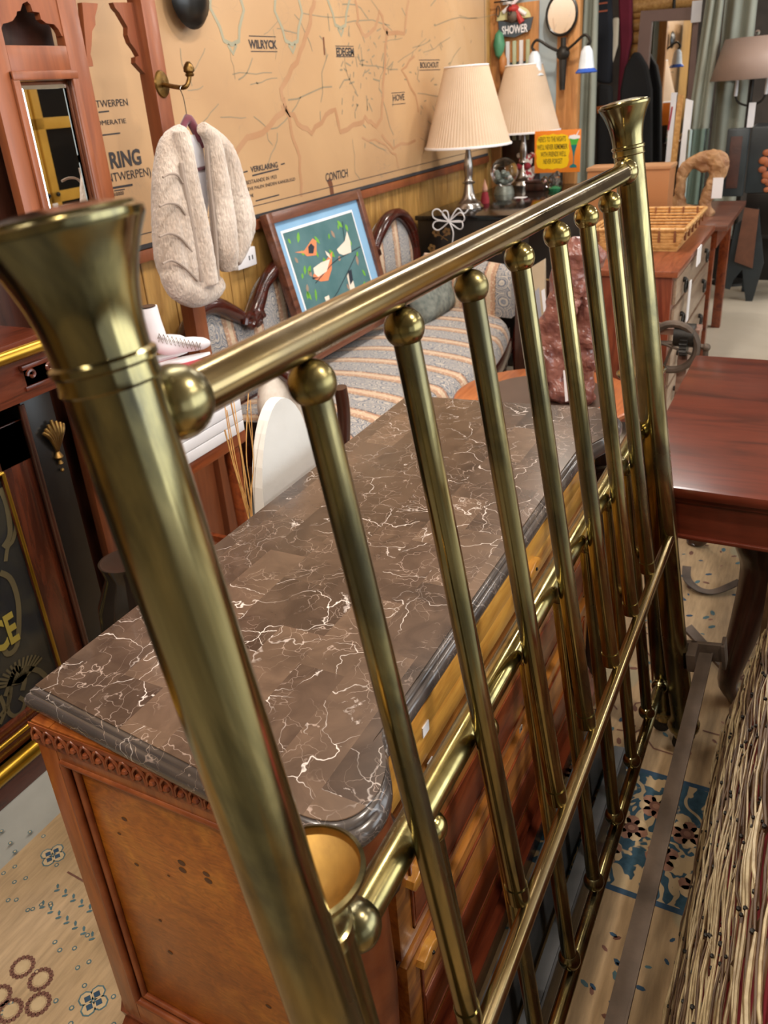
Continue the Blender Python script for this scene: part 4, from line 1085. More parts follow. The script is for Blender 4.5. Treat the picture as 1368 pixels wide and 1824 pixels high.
for (x, y) in ((bx1 - .04, YB + .04), (bx1 - .3, YB + .04), (bx1 - .04, 2.0), (bx1 - .3, 2.0)):
    obj('leg', lathe(bm_new(), [(0, 0), (.018, 0), (.022, .1), (.026, .2), (.02, .3), (.028, zb0 - .1), (.028, zb0 - .05), (0, zb0 - .05)], 14, c=(x, y, 0)), M['redbrown'], ch)
obj('stretcher', join([box(bx1 - .3, bx1 - .04, YB + .03, YB + .05, .2, .225), box(bx1 - .05, bx1 - .03, YB + .04, 2.0, .25, .275)]), M['redbrown'], ch)
def boot(label, heel, toe, s=1.):
    heel, toe = Vector(heel), Vector(toe); d = (toe - heel); L = d.length; d.normalize(); up = Vector((0, 0, 1)); sd = d.cross(up)
    z0 = ztop + .012
    root = thing('ankle_boot', label, 'boot', (heel.x, heel.y, z0), 'white stitched ankle boots')
    bm = bm_new()
    path = [(.015, .25), (.02, .19), (.03, .13), (.04, .08), (.08, .055), (.14, .048), (.20, .04), (.25, .032), (.28, .026)]
    rad = [.044, .044, .043, .044, .042, .036, .034, .028, .012]
    sc_ = L / .29
    P = smoothpts([heel + d * (a * sc_) + up * (b2 * sc_ + .02) for a, b2 in path], 3)
    rs = []
    for i in range(len(P)):
        t = i / 3; k = min(int(t), len(rad) - 2); rs.append((rad[k] + (rad[k + 1] - rad[k]) * (t - k)) * sc_)
    tube(bm, P, rs, 16)
    for v in bm.verts:
        q_ = v.co - heel; k = q_.dot(sd); v.co -= sd * k * .25; v.co.z = max(v.co.z, z0 + .008)
    up_ = obj('upper', bm, M['white'], root, angle=60)
    bm = bm_new(); pts = []
    for i in range(20):
        a = 2 * pi * i / 20; l = .145 + .15 * cos(a); w2 = .034 * (1 - .45 * max(0, cos(a)) ** 2) * sin(a); pts.append(heel + d * (l - .02) * sc_ + sd * w2 * sc_)
    obj('sole', slab([Vector((p.x, p.y, z0)) for p in pts], (0, 0, .009)), M['paper'], root, False)
    obj('opening', lathe(bm_new(), [(0, 0), (.036 * sc_, 0), (.036 * sc_, .002), (0, .002)], 16, c=P[0] + Vector((0, 0, .002))), M['dark_wood'], root)
    bm = bm_new(); pl2 = []
    for i in range(22):
        t = i / 21; a = t * .2 + .02; h = .12 - .09 * t + (.018 if i % 2 else -.008)
        pl2.append(heel + d * (a * sc_) + up * (h * sc_ + .02) + sd * (.042 - .008 * t) * sc_)
    tube(bm, pl2, .0016, 5); tube(bm, [p + Vector((0, 0, -.012)) for p in pl2], .0012, 5)
    obj('stitching', bm, M['ormolu'], root)
    return root
h_, t_ = HZ(278, 655, ztop + .012), HZ(380, 630, ztop + .012)
boot('white ankle boot with scalloped stitching, the nearer of the pair', h_, t_)
boot('white ankle boot of the pair standing behind the nearer boot', h_ + Vector((-.02, .10, 0)), t_ + Vector((0, .10, 0)))
# white paddle-shaped board and stems behind the dresser
YP = 1.12
xl, xr_, zt_ = HY(458, 890, YP).x, HY(556, 820, YP).x, HY(512, 703, YP).z
P = [Vector((xl, YP, 0.01))]
cxp = (xl + xr_) / 2 + .02; hw = (xr_ - xl) / 2
for k in range(17):
    a = pi - pi * k / 16; P.append(Vector((cxp + hw * cos(a) * (1 - .18 * sin(a)), YP, zt_ - .26 + .26 * sin(a) ** .8)))
P.append(Vector((xr_, YP, 0.01)))
tag(obj('ironing_board', slab(P, (0, .03, 0)), plain('whitewashed wood', 'E2E0DC', 'CFCCC6', .6, 0, 3, .2, 40), None, False), 'whitewashed round-topped board standing behind the marble dresser', 'board')
gs = thing('dried_grass', 'thin dried grass stems standing behind the dresser beside the white board', 'dried grass', HY(447, 915, 1.15))
bm = bm_new()
for k in range(11):
    a = HY(446 + random.gauss(0, 4), 918, 1.15); e = HY(random.choice((400, 408, 415, 436, 446, 452)) + random.gauss(0, 4), random.uniform(690, 780), 1.15 + random.gauss(0, .03))
    a2 = a + (a - e) * 1.6; a2.z = max(a2.z, .015)
    mid = (a + e) / 2 + Vector((random.gauss(0, .012), 0, 0)); tube(bm, smoothpts([a2, a, mid, e], 5), [.0013] * 16, 5)
obj('stems', bm, M['rattan'], gs)
bm = tube(bm_new(), smoothpts([HY(606, 690, 1.3), HY(612, 730, 1.3), HY(612, 790, 1.3), HY(606, 900, 1.3)], 4), [.022] * 13, 12)
bm2 = bm_new(); a = HY(606, 900, 1.3); tube(bm2, [a, Vector((a.x, 1.3, .0))], .02, 12)
sp = thing('chair_post', 'dark red turned chair post rising behind the marble top', 'chair', (a.x, 1.3, 0))
obj('post', join([bm, bm2]), M['dark_wood'], sp)
uc = HY(214, 1030, 1.42)
bm = lathe(bm_new(), [(0, -.0), (.06, 0), (.07, .03), (.06, .10), (.085, .25), (.10, .42), (.085, .58), (.05, .66), (.06, .70), (.05, .70), (0, .69)], 28, c=(uc.x + .02, 1.42, 0.0105))
tag(obj('floor_vase', bm, plain('black glaze', '17130F', '2A221C', .12)), 'tall glossy black vase standing behind the marble dresser corner', 'vase')

# ------------------------------------------------------------------ black lacquer chest and the things on it
ZC = .98
pc = HZ(768, 380, ZC)
lc = thing('lacquer_chest', 'black lacquered chest with painted gold flowers under the two lamps', 'chest', (5.7, 2.0, 0))
cx0, cx1, cy0, cy1 = 5.02, 6.58, 1.60, 2.36
lac = plain('black lacquer', '0E0C0B', '1A1614', .12)
obj('chest_top', box(cx0 - .02, cx1 + .02, cy0 - .02, cy1, ZC - .03, ZC, .006), lac, lc)
obj('body', box(cx0, cx1, cy0, cy1 - .01, .1, ZC - .03, .004), plain('black lacquer side', '16120F', '241D18', .3), lc)
for (x, y) in ((cx0 + .05, cy0 + .05), (cx1 - .05, cy0 + .05), (cx0 + .05, cy1 - .06), (cx1 - .05, cy1 - .06)):
    obj('foot', box(x - .03, x + .03, y - .03, y + .03, 0, .1, .004), lac, lc)
bm = bm_new()
for k in range(16):
    c = Vector((cx0 - .002, random.uniform(cy0 + .05, cy1 - .1), random.uniform(.5, .9)))
    for j in range(5):
        a = j * 2 * pi / 5; bm.faces.new([bm.verts.new(c + Vector((0, cos(t) * .012 + .018 * cos(a), sin(t) * .012 + .018 * sin(a)))) for t in [2 * pi * q_ / 6 for q_ in range(6)]])
    ribbon(bm, [c, c + Vector((0, random.gauss(0, .06), -.05))], .005, (0, 0, 0), (1, 0, 0))
obj('painted_flowers', bm, plain('painted gold flower', '8A6C3C', '6C4A30', .4), lc, False)
# table lamps
def make_lamp(label, base):
    root = thing('table_lamp', label, 'lamp', base, 'pleated shade table lamps')
    S = .865
    pr = [(0, 0), (.092, 0), (.094, .012), (.088, .022), (.080, .030), (.078, .040), (.060, .052), (.046, .075), (.036, .105), (.030, .14), (.026, .155), (.040, .160), (.042, .168), (.030, .174), (.024, .19), (.027, .215), (.031, .25), (.030, .28), (.022, .32), (.016, .36), (.014, .39), (.012, .41), (.008, .42), (.008, .55), (0, .55)]
    obj('lamp_base', lathe(bm_new(), pr, 32, c=base), M['steel'], root)
    bm = lathe(bm_new(), [(.275, .385), (.265, .40), (.205, .60), (.137, .835), (.137, .845)], 160, c=base, pleat=.014)
    sh = obj('lamp_shade', bm, M['shade'], root, False)
    s2 = sh.modifiers.new('Solidify', 'SOLIDIFY'); s2.thickness = .002
    obj('shade_trim', join([lathe(bm_new(), [(.278, .383), (.280, .39), (.277, .397), (.272, .39), (.278, .383)], 64, c=base), lathe(bm_new(), [(.137, .838), (.141, .843), (.137, .849), (.134, .843), (.137, .838)], 48, c=base)]), M['paper'], sh)
    obj('harp', join([tube(bm_new(), [Vector(base) + Vector((.0, .06 * sin(a * pi / 10), .55 + .28 * a / 10)) for a in range(11)], .003, 6), ball(bm_new(), Vector(base) + Vector((0, 0, .55)), .022, 12)]), M['steel'], root)
    return root
bL = HZ(836, 372, ZC); bR = HZ(932, 331, ZC)
lampL = make_lamp('left of the two brushed nickel lamps with cream pleated shade', bL)
lampR = copy_tree(lampL, None, 'right of the two nickel pleated lamps, behind the orange and yellow sign'); lampR.location = bR
# lamp cord in a bow
c = HX(800, 395, cx0 - .03)
bm = bm_new()
for (a0, L) in ((.3, .09), (2.6, .10), (3.4, .09), (-.3, .08), (2.0, .06)):
    tube(bm, smoothpts([c, c + Vector((0, -cos(a0 - .3) * L, sin(a0 - .3) * L)), c + Vector((-.01, -cos(a0) * L * 1.25, sin(a0) * L * 1.25)), c + Vector((0, -cos(a0 + .35) * L, sin(a0 + .35) * L)), c], 4), .004, 6)
tube(bm, smoothpts([c, c + Vector((-.01, -.03, -.06)), c + Vector((-.005, -.02, -.13))], 4), .004, 6)
tube(bm, smoothpts([c, c + Vector((0, -.06, .08)), Vector((cx0 + .02, c.y - .08, ZC + .006)), bL + Vector((-.07, -.02, .006))], 5), .004, 6)
tag(obj('lamp_cord', bm, M['white']), 'white lamp cord tied in a bow over the lacquer chest edge', 'cord')
# small ornaments
def base_at(u, v): return HZ(u, v, ZC)
c = base_at(898, 345)
g = thing('glass_globe', 'clear glass snow globe with silver scene on the lacquer chest', 'globe', c)
obj('dome', ball(bm_new(), c + Vector((0, 0, .15)), .10, 28), M['glass'], g)
obj('globe_base', lathe(bm_new(), [(0, 0), (.075, 0), (.07, .03), (.06, .055), (0, .055)], 24, c=c), plain('silver base', '8C9088', '6C7068', .4, .5, 30, .3), g)
bm = bm_new()
for k in range(12): ball(bm, c + Vector((random.gauss(0, .03), random.gauss(0, .03), .09 + random.random() * .06)), .018, 8)
obj('silver_scene', bm, plain('silver scene', 'A8B4B0', '6C7C78', .4, .3), g)
c = base_at(936, 330)
f_ = thing('floral_bear', 'red and cream floral fabric teddy ornament beside the glass globe', 'ornament', c)
flo = NT('floral cloth'); vo = flo.n('ShaderNodeTexVoronoi', i_Scale=40.); flo.t.links.new(flo.tc.outputs['Object'], vo.inputs['Vector'])
flo_m = flo.done(flo.mix(flo.ramp(flo.noise(28, 1), ((.5, 0.), (.54, 1.)), 'CONSTANT'), 'E4D8CC', 'B03C40'), .9)
bm = bm_new()
for d, r in (((0, 0, .08), .07), ((0, 0, .18), .055), ((.0, .05, .22), .022), ((0, -.05, .22), .022), ((0, -.07, .11), .03), ((0, .07, .11), .03), ((-.05, -.04, .03), .032), ((-.05, .04, .03), .032)): ball(bm, c + Vector(d), r, 14)
obj('body', bm, flo_m, f_); obj('bow', join([ball(bm_new(), c + Vector((-.05, -.03, .145)), .028, 10), ball(bm_new(), c + Vector((-.05, .03, .145)), .028, 10)]), M['red'], f_)
c = base_at(864, 362)
gn = thing('gnome_figurine', 'small pink and red figurine standing right of the left lamp base', 'figurine', c)
obj('robe', lathe(bm_new(), [(0, 0), (.028, 0), (.03, .02), (.02, .07), (0, .08)], 16, c=c), M['red'], gn)
obj('head', join([ball(bm_new(), c + Vector((0, 0, .09)), .02, 12), lathe(bm_new(), [(.018, .1), (0, .16)], 12, c=c)]), plain('pink bisque', 'D8A48C', 'C89078', .5), gn)
c = base_at(906, 345)
wf = thing('glass_bell', 'small white and clear glass bell on the front of the lacquer chest', 'bell', c)
obj('skirt', lathe(bm_new(), [(.035, 0), (.03, .02), (.018, .055), (.008, .07), (0, .07)], 18, c=c), M['glass'], wf)
obj('figure', join([lathe(bm_new(), [(0, .06), (.016, .065), (.012, .1), (0, .11)], 14, c=c), ball(bm_new(), c + Vector((0, 0, .12)), .014, 12)]), M['paper'], wf)
c = base_at(948, 325) + Vector((-.1, -.08, 0)); c = base_at(950, 338)
tb2 = thing('trinket_box', 'dark brown lidded trinket box on the lacquer chest', 'box', c)
obj('box_body', box(c.x - .07, c.x + .07, c.y - .10, c.y + .04, c.z, c.z + .05, .003), M['dark_wood'], tb2); obj('lid', box(c.x - .075, c.x + .075, c.y - .105, c.y + .045, c.z + .05, c.z + .068, .004), M['dark_wood'], tb2)
c = base_at(988, 340)
cr = thing('crystal_cluster', 'faceted clear and green glass ornament beneath the sign', 'ornament', c)
bm = bm_new()
for k in range(9):
    r_ = bmesh.ops.create_icosphere(bm, subdivisions=1, radius=.028); o_ = c + Vector((random.gauss(0, .03), random.gauss(0, .03), .03 + random.random() * .09))
    for v in r_['verts']: v.co += o_
obj('crystals', bm, M['glass'], cr, False); obj('green_base', lathe(bm_new(), [(0, 0), (.04, 0), (.05, .02), (.02, .035), (0, .035)], 10, c=c), plain('green glass', '2C6C48', '3C8058', .1), cr, False)
c = base_at(925, 352)
tag(obj('price_card', box(c.x - .03, c.x + .03, c.y - .05, c.y + .03, ZC, ZC + .002), M['paper'], None, False), 'small white price card lying at the front of the lacquer chest', 'card')
# the orange and yellow sign
sx = bR.x - .30
s0 = HX(953, 234, sx); s1 = HX(1033, 306, sx)
sg = thing('bar_sign', 'orange and yellow tin sign with a green cocktail and slogan', 'sign', Vector((sx, (s0.y + s1.y) / 2, s1.z)))
YZ = Matrix(((0, 0, -1, sx), (-1, 0, 0, s0.y), (0, 1, 0, s1.z), (0, 0, 0, 1)))      # local X -> -Y, Y -> Z, thickness -> -X
Wg, Hg = s0.y - s1.y, s0.z - s1.z
obj('sign_plate', bx(bm_new(), 0, Wg, 0, Hg, 0, .006, .002, YZ), plain('orange enamel', 'E88428', 'DC7C24', .4), sg)
pts = []
for k in range(40):
    t = k / 40 * 2 * pi; r = 1 + .035 * cos(12 * t); X_, Y_ = cos(t), sin(t); m_ = max(abs(X_), abs(Y_)) ** .75
    pts.append((Wg * .40 + Wg * .36 * X_ / m_ * r, Hg * .5 + Hg * .41 * Y_ / m_ * r))
obj('yellow_field', prism(bm_new(), pts, .001, YZ @ Matrix.Translation((0, 0, .006))), plain('yellow enamel', 'F0C810', 'E8BC0C', .4), sg, False)
T2 = []
for ln, y, w2, x in (("HERE'S TO THE NIGHTS", .74, .60, .08), ("WE'LL NEVER REMEMBER", .56, .66, .06), ("WITH FRIENDS WE'LL", .39, .56, .14), ("NEVER FORGET", .22, .42, .20)):
    b_ = text_bm(ln, 1, Matrix.Identity(4), 1, .0004, bold=.012)
    xs_ = [v.co.x for v in b_.verts]; k = Wg * w2 / (max(xs_) - min(xs_)); k2 = Hg * .115 / .7
    for v in b_.verts: v.co = Vector(((v.co.x - min(xs_)) * k, v.co.y * k2, v.co.z * .3))
    b_.transform(YZ @ Matrix.Translation((Wg * x, Hg * y, .0078))); T2.append(b_)
obj('lettering', join(T2), plain('dark olive ink', '4C3A08', '3C3008', .6), sg, False)
def sgp(name, P, mat, o=.0078): obj(name, prism(bm_new(), [(Wg * a, Hg * b2) for a, b2 in P], .0006, YZ @ Matrix.Translation((0, 0, o))), mat, sg, False)
sgp('green_drink', [(.76, .80), (.97, .80), (.92, .64), (.80, .64)], plain('lime enamel', '4CB040', '44A038', .4))
sgp('blue_drink', [(.795, .64), (.925, .64), (.885, .48), (.87, .36), (.87, .20), (.93, .15), (.93, .11), (.78, .11), (.78, .15), (.85, .20), (.85, .36), (.835, .48)], plain('teal enamel', '10787C', '0C6C70', .4))
sgp('foam', [(.74, .80), (.76, .86), (.86, .88), (.98, .85), (.98, .79), (.86, .77)], M['paper'], .0085); sgp('straw', [(.90, .87), (.95, .97), (.965, .97), (.925, .87)], M['paper'], .0085)
obj('sign_stand', box(sx + .004, sx + .05, (s0.y + s1.y) / 2 - .03, (s0.y + s1.y) / 2 + .03, ZC, s1.z + .05, .003), M['black'], sg)

# ------------------------------------------------------------------ display partition beyond the chest
XP = 6.62
def px_(u, v, x=XP): return HX(u, v, x)
dpm = wood('pine partition', '9C6434', 'C08850', 'Z', .5, .5, .1)
pt_ = thing('display_partition', 'pine partition with pale back hung with the shower sign and mirror', 'partition', (XP, 2.1, 0))
yl, yr = 2.39, px_(1028, 60).y
obj('post', box(XP, XP + .08, px_(891, 40).y, px_(873, 40).y, 0, 2.9, .004), dpm, pt_)
obj('post', box(XP, XP + .08, px_(1032, 60).y, px_(1012, 60).y, 0, 2.9, .004), dpm, pt_)
obj('back_panel', box(XP + .06, XP + .075, px_(1030, 60).y, 2.415, 0, 2.9), plain('pale blue wash', 'B0BCC0', '98A8B0', .6), pt_, False)
obj('pine_board', box(XP + .03, XP + .05, px_(957, 50).y, px_(891, 50).y, px_(920, 110).z, px_(920, 5).z, .003), dpm, pt_)
obj('pine_board', box(XP + .03, XP + .05, px_(1014, 90).y, px_(990, 90).y, px_(1000, 330).z, px_(1000, 60).z, .003), dpm, pt_)
obj('pine_board', box(XP + .02, XP + .05, px_(960, 200).y, px_(893, 200).y, px_(920, 330).z, px_(920, 225).z, .003), M['dark_wood'], pt_)
for i, u in enumerate((900, 912, 924, 936)):
    obj('green_slat', box(XP + .01, XP + .03, px_(u + 6, 90).y, px_(u, 90).y, px_(920, 250).z, px_(920, 72).z, .002), plain('sage paint%d' % i, 'A8AC80', 'B8C0A8', .6) if i % 2 else M['white'], pt_)
a, c2 = px_(893, 64), px_(943, 42)
xsn = XP - .0
ss = thing('shower_sign', 'dark shower sign with crossed bones and red bandana skull', 'sign', (xsn, a.y, a.z))
W2 = a.y - c2.y; SM = Matrix(((0, 0, -1, xsn), (-1, 0, 0, a.y), (0, 1, 0, a.z), (0, 0, 0, 1)))
obj('banner', prism(bm_new(), [(-.01, .0), (W2 * .5, -.02), (W2 + .01, .02), (W2 + .03, .10), (W2 * .5, .075), (-.02, .10)], .014, SM), plain('slate banner', '4C5660', '3C464E', .6), ss, False)
b_ = text_bm('SHOWER', 1, Matrix.Identity(4), 1, .001, bold=.02); xs_ = [v.co.x for v in b_.verts]; k = W2 * .92 / (max(xs_) - min(xs_))
for v in b_.verts: v.co = Vector(((v.co.x - min(xs_)) * k, v.co.y * .075, v.co.z))
b_.transform(SM @ Matrix.Translation((.01, .008, .0155))); obj('lettering', b_, M['paper'], ss, False)
obj('cream_disc', prism(bm_new(), [(W2 * .45 + .13 * cos(t * pi / 12), .10 + .085 * sin(t * pi / 12)) for t in range(13)], .01, SM), plain('cream enamel', 'D8D4A0', 'C8C490', .6), ss, False)
obj('crossbones', join([tube(bm_new(), [SM @ Vector((W2 * .1, .15, .018)), SM @ Vector((W2 * .9, .27, .018))], .014, 8), tube(bm_new(), [SM @ Vector((W2 * .9, .12, .016)), SM @ Vector((W2 * .05, .24, .016))], .014, 8)]), M['paper'], ss)
obj('skull', ball(bm_new(), SM @ Vector((W2 * .45, .12, .02)), .045, 16), plain('brown skull', '5C4C40', '6C5C4C', .6), ss)
obj('bandana', join([ball(bm_new(), SM @ Vector((W2 * .45, .165, .02)), .048, 16, .6), tube(bm_new(), [SM @ Vector((W2 * .55, .16, .03)), SM @ Vector((W2 * .78, .07, .03))], [.012, .022], 8)]), plain('bandana red', 'A82C28', 'B83830', .6), ss)
c = px_(1001, 26, XP - .03)
rm_ = thing('round_mirror', 'round dark framed mirror above the wall sconce', 'mirror', c)
RXm = Matrix.Translation(c) @ Matrix.Rotation(radians(-90), 4, 'Y')
r_ = px_(1001, 62, XP - .03); r_ = c.z - r_.z
obj('glass', lathe(bm_new(), [(0, 0), (r_, 0), (r_, .01), (0, .01)], 40, RXm @ Matrix.Scale(.84, 4, (0, 1, 0))), M['mirror'], rm_, False)
fr_ = lathe(bm_new(), [(r_, -.005), (r_ + .012, 0), (r_ + .012, .012), (r_, .016), (r_ - .008, .012), (r_, -.005)], 40, RXm @ Matrix.Scale(.84, 4, (0, 1, 0)))
obj('frame', fr_, M['black'], rm_)
c = px_(1003, 95, XP - .06)
sk = thing('wall_sconce', 'dark scrolled iron wall sconce with two frosted tulip shades', 'sconce', c)
bm = bm_new()
for s in (-1, 1): tube(bm, smoothpts([c + Vector((0, 0, 0)), c + Vector((-.05, .09 * s, .05)), c + Vector((-.07, .17 * s, .10)), c + Vector((-.07, .21 * s, .06)), c + Vector((-.07, .19 * s, .03))], 5), .010, 8)
ball(bm, c, .05, 12); tube(bm, [c, c + Vector((0, 0, -.24))], [.03, .02], 8); tube(bm, [c + Vector((0, 0, .1)), c], .02, 8)
obj('arms', bm, M['dark_iron'], sk)
for s in (-1, 1):
    bm = lathe(bm_new(), [(.02, 0), (.04, -.03), (.05, -.09), (.055, -.14), (.07, -.16)], 20, c=c + Vector((-.07, .19 * s, .03)))
    sh = obj('tulip_shade', bm, plain('frosted glass', 'DCE4EC', 'CCD8E4', .3), sk)
    if s < 0: obj('blue_rim', lathe(bm_new(), [(.058, -.142), (.078, -.165), (.07, -.172), (.054, -.15), (.058, -.142)], 20, c=c + Vector((-.07, .19 * s, .03))), plain('blue glass rim', '3458B8', '4870CC', .2), sh)
c = px_(889, 85, XP - .04)
pf_ = thing('parrot_ornament', 'green and orange hanging bird ornament on the pine post', 'ornament', c)
obj('green_body', lathe(bm_new(), [(0, -.08), (.03, -.05), (.045, .02), (.03, .09), (0, .12)], 14, c=c), plain('green paint', '3C7C5C', '5C9C78', .5), pf_)
obj('orange_tail', lathe(bm_new(), [(0, -.22), (.03, -.15), (.03, -.08), (0, -.02)], 12, c=c + Vector((0, -.03, 0))), plain('ochre paint', 'B07038', 'C08048', .5), pf_)
bm = bm_new(); c = px_(887, 12, XP - .06)
for dy in (0, -.09): tube(bm, [c + Vector((0, dy + .012 * cos(t * pi / 8), -.03 + .035 * sin(t * pi / 8))) for t in range(16)], .004, 6, closed=True)
tube(bm, [c + Vector((0, .03, .03)), c + Vector((0, -.12, .03))], .005, 6)
tag(obj('iron_rings', bm, M['dark_iron']), 'small black iron rings hanging from a bar at the pine post', 'rings')

# ------------------------------------------------------------------ curtains
def curtain(label, x, tl, tr, bl, br, folds, amp=.035, mat=None):
    tl, tr, bl, br = (HX(p[0], p[1], x) for p in (tl, tr, bl, br)); bm = bm_new(); n = folds * 8; R = []
    for s in range(15):
        t = s / 14; row = []
        for i in range(n + 1):
            k = i / n; a = tl.lerp(bl, t).lerp(tr.lerp(br, t), k); row.append(bm.verts.new(a + Vector((amp * sin(k * folds * 2 * pi + .6 * sin(3 * t)) * (1 - .2 * t), 0, 0))))
        R.append(row)
    for A, B in zip(R, R[1:]):
        for i in range(n): bm.faces.new((A[i], A[i + 1], B[i + 1], B[i]))
    o = obj('curtain', bm, mat or M['curtain'], angle=180); tag(o, label, 'curtain', 'grey green curtains at the back of the shop')
    s_ = o.modifiers.new('Solidify', 'SOLIDIFY'); s_.thickness = .006; return o
curtain('grey green curtain hanging beside the orange and yellow sign', 7.25, (1034, -30), (1066, -30), (1010, 420), (1052, 450), 2)
curtain('grey green curtain swept diagonally behind the wooden carton', 7.7, (1262, -30), (1292, -30), (1190, 440), (1236, 440), 2)
curtain('grey green curtain hanging behind the floor lamp shade', 8.05, (1294, -30), (1352, -30), (1246, 440), (1300, 440), 2)
# ------------------------------------------------------------------ clothes rail and garments
cr_ = thing('clothes_rail', 'iron clothes rail carrying dark coats at the back of the shop', 'rail', (8.5, 1.6, 0))
yA, yB2 = HX(1060, 0, 8.5).y, HX(1180, 0, 8.5).y
obj('bar', tube(bm_new(), [(8.5, yA + .05, 2.38), (8.5, yB2 - .1, 2.38)], .014, 10), M['dark_iron'], cr_)
for y in (yA + .05, yB2 - .1): obj('upright', tube(bm_new(), [(8.5, y, 0), (8.5, y, 2.4)], .014, 10), M['dark_iron'], cr_)
def garment(name, label, x, px, mat, t=.10, group='garments hanging at the back of the shop'):
    o = obj(name, slab([HX(u, v, x) for u, v in px], (t, 0, 0)), mat, angle=60)
    tag(o, label, 'garment', group); b_ = o.modifiers.new('Bevel', 'BEVEL'); b_.width = .03; b_.segments = 3
    return o
nav, blk, redc, crm = plain('navy wool', '1C2028', '282C36', .9, 0, 4), plain('black wool', '121214', '1E1E20', .9, 0, 4), plain('crimson wool', '64182C', '7A2438', .9, 0, 4), plain('cream wool', 'C8BCA8', 'D8D0BC', .9)
j = garment('dark_jacket', 'dark navy jacket with orange striped collar hanging beside the left curtain', 8.2, [(1061, -20), (1086, -20), (1090, 60), (1088, 150), (1064, 148), (1052, 130), (1058, 60)], nav)
for v in (6, 20): obj('orange_stripe', slab([HX(1062, v, 8.19), HX(1082, v - 3, 8.19), HX(1082, v, 8.19), HX(1062, v + 3, 8.19)], (.005, 0, 0)), plain('orange knit%d' % v, 'A85840', 'B86850', .9), j, False)
garment('cream_scarf', 'long cream scarf hanging beside the navy jacket', 8.25, [(1090, 32), (1102, 30), (1100, 80), (1090, 116), (1086, 100)], crm, .04)
garment('red_coat', 'crimson coat hanging between navy jacket and log post', 8.35, [(1100, -20), (1124, -20), (1124, 70), (1116, 110), (1104, 200), (1098, 190), (1104, 90)], redc)
garment('black_coat', 'black coat hanging in front of the brown framed mirror', 8.1, [(1128, 92), (1136, 94), (1150, 118), (1158, 160), (1158, 300), (1104, 300), (1104, 160), (1112, 120)], blk, .14)
garment('black_jacket', 'black jacket hanging low behind the far brass post', 8.0, [(1062, 150), (1088, 152), (1090, 215), (1098, 330), (1060, 340)], blk, .1)
garment('black_cloth', 'black garments hanging to the floor left of the diagonal curtain', 8.45, [(1158, 230), (1212, 160), (1206, 360), (1150, 380)], blk, .1)
bm = bm_new()
for k in range(12): z = 1.5 + k * .1; tube(bm, [(8.6, HX(1128, 0, 8.6).y, z), (8.6, HX(1144, 0, 8.6).y, z)], .05, 10)
tube(bm, [(8.56, HX(1124, 0, 8.56).y, HX(1150, 8, 8.56).z), (8.56, HX(1250, 0, 8.56).y, HX(1240, -2, 8.56).z)], .06, 10); tube(bm, [(8.62, HX(1136, 0, 8.6).y, 0), (8.62, HX(1136, 0, 8.6).y, 1.5)], .05, 10)
tag(obj('log_post', bm, M['rattan']), 'stacked log post and beam behind the brown framed mirror', 'post')
fm = thing('framed_mirror', 'tall brown framed mirror leaning at the back of the shop', 'mirror', HX(1190, 380, 8.4))
q0 = [(1143, 20), (1246, 12), (1222, 400), (1110, 400)]; q1 = [(1162, 38), (1236, 36), (1208, 390), (1132, 390)]
fo_, fi_ = [HX(u, v, 8.4) for u, v in q0], [HX(u, v, 8.4) for u, v in q1]
bm = bm_new()
for k in range(4):
    k2 = (k + 1) % 4; b3 = slab([fo_[k], fo_[k2], fi_[k2], fi_[k]], (-.04, 0, 0)); me = bpy.data.meshes.new('x'); b3.to_mesh(me); bm.from_mesh(me); b3.free()
obj('frame', bm, plain('taupe painted frame', '7C6058', '8C7066', .5, 0, 3), fm, False); obj('glass', slab(fi_, (.004, 0, 0)), M['mirror'], fm, False)
for (u, v, L) in ((1244, 8, 26),):
    c = HX(u, v, 8.3); tag(obj('price_tag', box(8.295, 8.3, c.y - .03, c.y + .05, c.z - .13, c.z + .03), M['paper'], None, False), 'white price tag hanging at the top of the brown framed mirror', 'tag')
for i, (px, mt_, lab) in enumerate((([(1196, 165), (1206, 165), (1194, 240), (1186, 240)], 'white', 'white and red printed board leaning behind the carton'), ([(1208, 168), (1218, 170), (1196, 300), (1184, 296)], 'rattan', 'tall tan board leaning behind the carton'), ([(1222, 176), (1234, 180), (1218, 270), (1206, 262)], 'paper', 'cream board leaning against the diagonal curtain'))):
    P = [HX(u, v, 7.4) for u, v in px]; P[2].z = P[3].z = .005
    o = obj('leaning_board', slab(P, (.03, 0, 0)), M[mt_], None, False); tag(o, lab, 'board', 'boards leaning at the back')
    if i == 0: obj('red_print', slab([HX(u, v, 7.398) for u, v in ((1196, 190), (1199, 190), (1192, 232), (1189, 232))], (-.002, 0, 0)), M['red'], o, False)
# easel chair back seen left of far brass post
wf_ = slab([HX(u, v, 7.95) for u, v in ((1062, 190), (1102, 184), (1104, 196), (1064, 202))], (.03, 0, 0))
wf2 = slab([HX(u, v, 7.95) for u, v in ((1094, 196), (1103, 194), (1106, 260), (1098, 262))], (.03, 0, 0))
ez = join([wf_, wf2]); bx(ez, 7.95, 7.98, HX(1100, 260, 7.95).y - .02, HX(1100, 260, 7.95).y + .02, 0, HX(1100, 255, 7.95).z)
tag(obj('wooden_easel', ez, M['orangewood'], None, False), 'orange brown wooden easel frame beside the dark jacket', 'easel')

